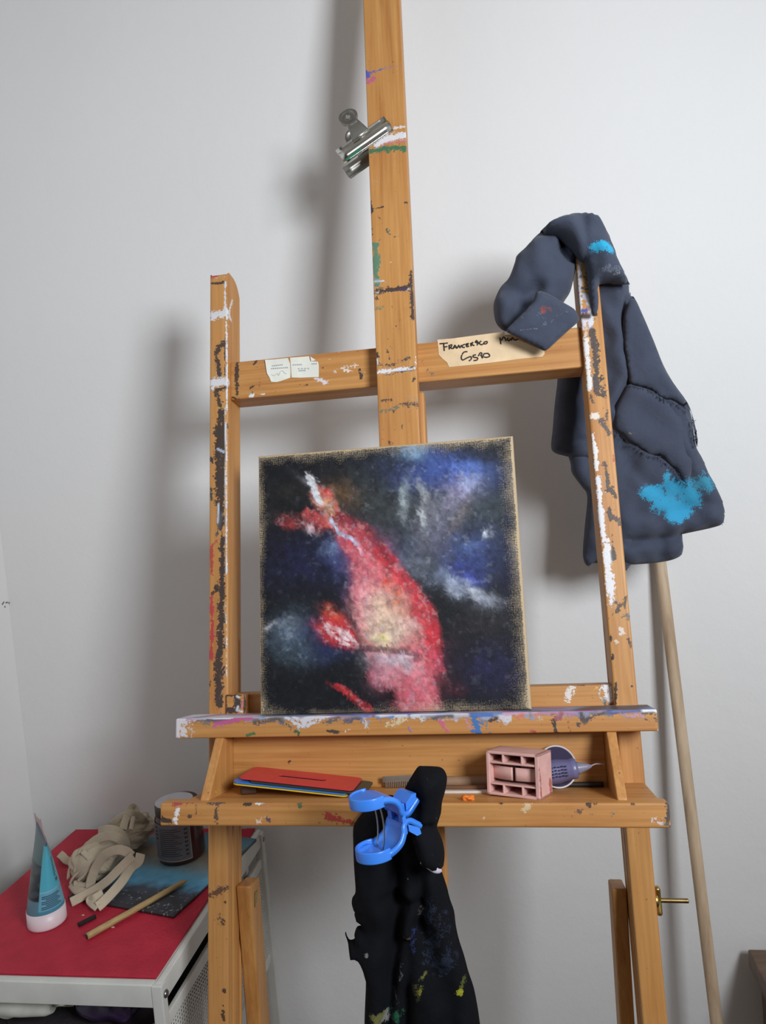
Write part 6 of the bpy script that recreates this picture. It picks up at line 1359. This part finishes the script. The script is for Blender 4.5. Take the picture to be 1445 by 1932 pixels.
# ------------------------------------------------------------------ things on the shelf inside the trolley
ZI = .6465
wht = m_fabric('white_rag_cotton', (206, 204, 194), .06, 1800, .9, .6)
def heap(c, rad, seed, nfold=6, name='', mat=None):
    bm = bmesh.new(); bmesh.ops.create_icosphere(bm, subdivisions=5, radius=1.0); r = np.random.default_rng(seed)
    V = np.array([tuple(v.co) for v in bm.verts]); F = [[v.index for v in f.verts] for f in bm.faces]; bm.free(); k = np.ones(len(V))
    for j in range(10):
        d_ = r.normal(0, 1, 3); d_ /= np.linalg.norm(d_); k += .055 * np.sin(V @ d_ * r.uniform(4, 11) + r.uniform(0, 6))
    V = V * k[:, None] * np.array(rad); V[:, 2] = np.maximum(V[:, 2], -rad[2] * .75); V += np.array(c); return V, F
q = wz(20, 1890, .69)
V, F = heap((-.672, .815, ZI + .046), (.048, .036, .040), 3); tag(mesh_obj('white_rag', V, F, wht), 'crumpled white rag on the trolley\'s inner shelf', 'rag')
b0 = np.array([-.655, .762, ZI + .050]); b1 = np.array([-.578, .768, ZI + .050])
br = thing('wide_brush', 'white-handled wide brush lying on the crumpled rag inside the trolley', 'brush', b0)
dB = (b1 - b0) / np.linalg.norm(b1 - b0); LB = np.linalg.norm(b1 - b0)
V, F = lathe([(0, 0), (.006, 0), (.0105, .004), (.0125, LB * .5), (.0120, LB * .9), (.0090, LB), (0, LB)], 28, (b0, dB)); mesh_obj('handle', V, F, m_plain('handle_white', (206, 204, 196), .4), parent=br)
V, F = lathe([(0, LB - .002), (.0032, LB - .002), (.0030, LB + .026), (0, LB + .027)], 16, (b0, dB)); mesh_obj('ferrule', V, F, steel, parent=br)
V, F = heap((-.520, .800, ZI + .046), (.046, .034, .034), 8); tag(mesh_obj('purple_bag', V, F, m_plain('purple_film', (44, 30, 58), .25, 0, .1, 30)), 'dark purple plastic bag on the trolley\'s inner shelf', 'bag')
V, F = heap((-.580, .885, ZI + .0085), (.140, .125, .0105), 12); tag(mesh_obj('dark_cloth', V, F, m_fabric('dark_wine_cotton', (36, 26, 32), .15)), 'dark wine-coloured cloth spread over the trolley\'s inner shelf', 'cloth')

# ------------------------------------------------------------------ low wooden cabinet cut by the right edge of the picture
cb = wy(1410, 1790, 1.10); D0 = .78
dkw = NT('dark_brown_wood'); dkw.base(dkw.ramp(dkw.noise(dkw.coord('Object', (3, 40, 40)), 1.5, 5, .6, .4), [(.3, srgb(84, 66, 52)), (.7, srgb(112, 88, 68))])); dkw.set(Roughness=.5)
cabn = thing('cabinet', 'low dark brown wooden cabinet against the back wall at the right edge', 'cabinet', (cb[0] + .2, .94, 0))
V, F = box(cb[0], cb[0] + .42, D0, 1.10, cb[2] - .026, cb[2], .003, .03); mesh_obj('cabinet_top', V, F, dkw.m, parent=cabn)
V, F = box(cb[0] + .014, cb[0] + .41, D0 + .012, 1.095, .04, cb[2] - .0261, .002, .05); mesh_obj('carcass', V, F, dkw.m, parent=cabn)
V, F = box(cb[0] + .020, cb[0] + .404, D0 + .004, D0 + .0119, .06, cb[2] - .040, .002, .05); dr_ = mesh_obj('cabinet_door', V, F, dkw.m, parent=cabn)
V, F = lathe([(0, 0), (.006, 0), (.006, .008), (.012, .014), (.012, .020), (0, .022)], 20, ((cb[0] + .05, D0 + .004, .34), (0, -1, 0))); mesh_obj('knob', V, F, m_plain('worn_brass', (150, 126, 84)), parent=dr_)
for x_, y_ in ((.02, D0 + .02), (.02, 1.05), (.37, D0 + .02), (.37, 1.05)):
    V, F = box(cb[0] + x_, cb[0] + x_ + .03, y_, y_ + .03, 0, .0405, .002, .05); mesh_obj('foot', V, F, dkw.m, parent=cabn)
bpy.context.view_layer.update()
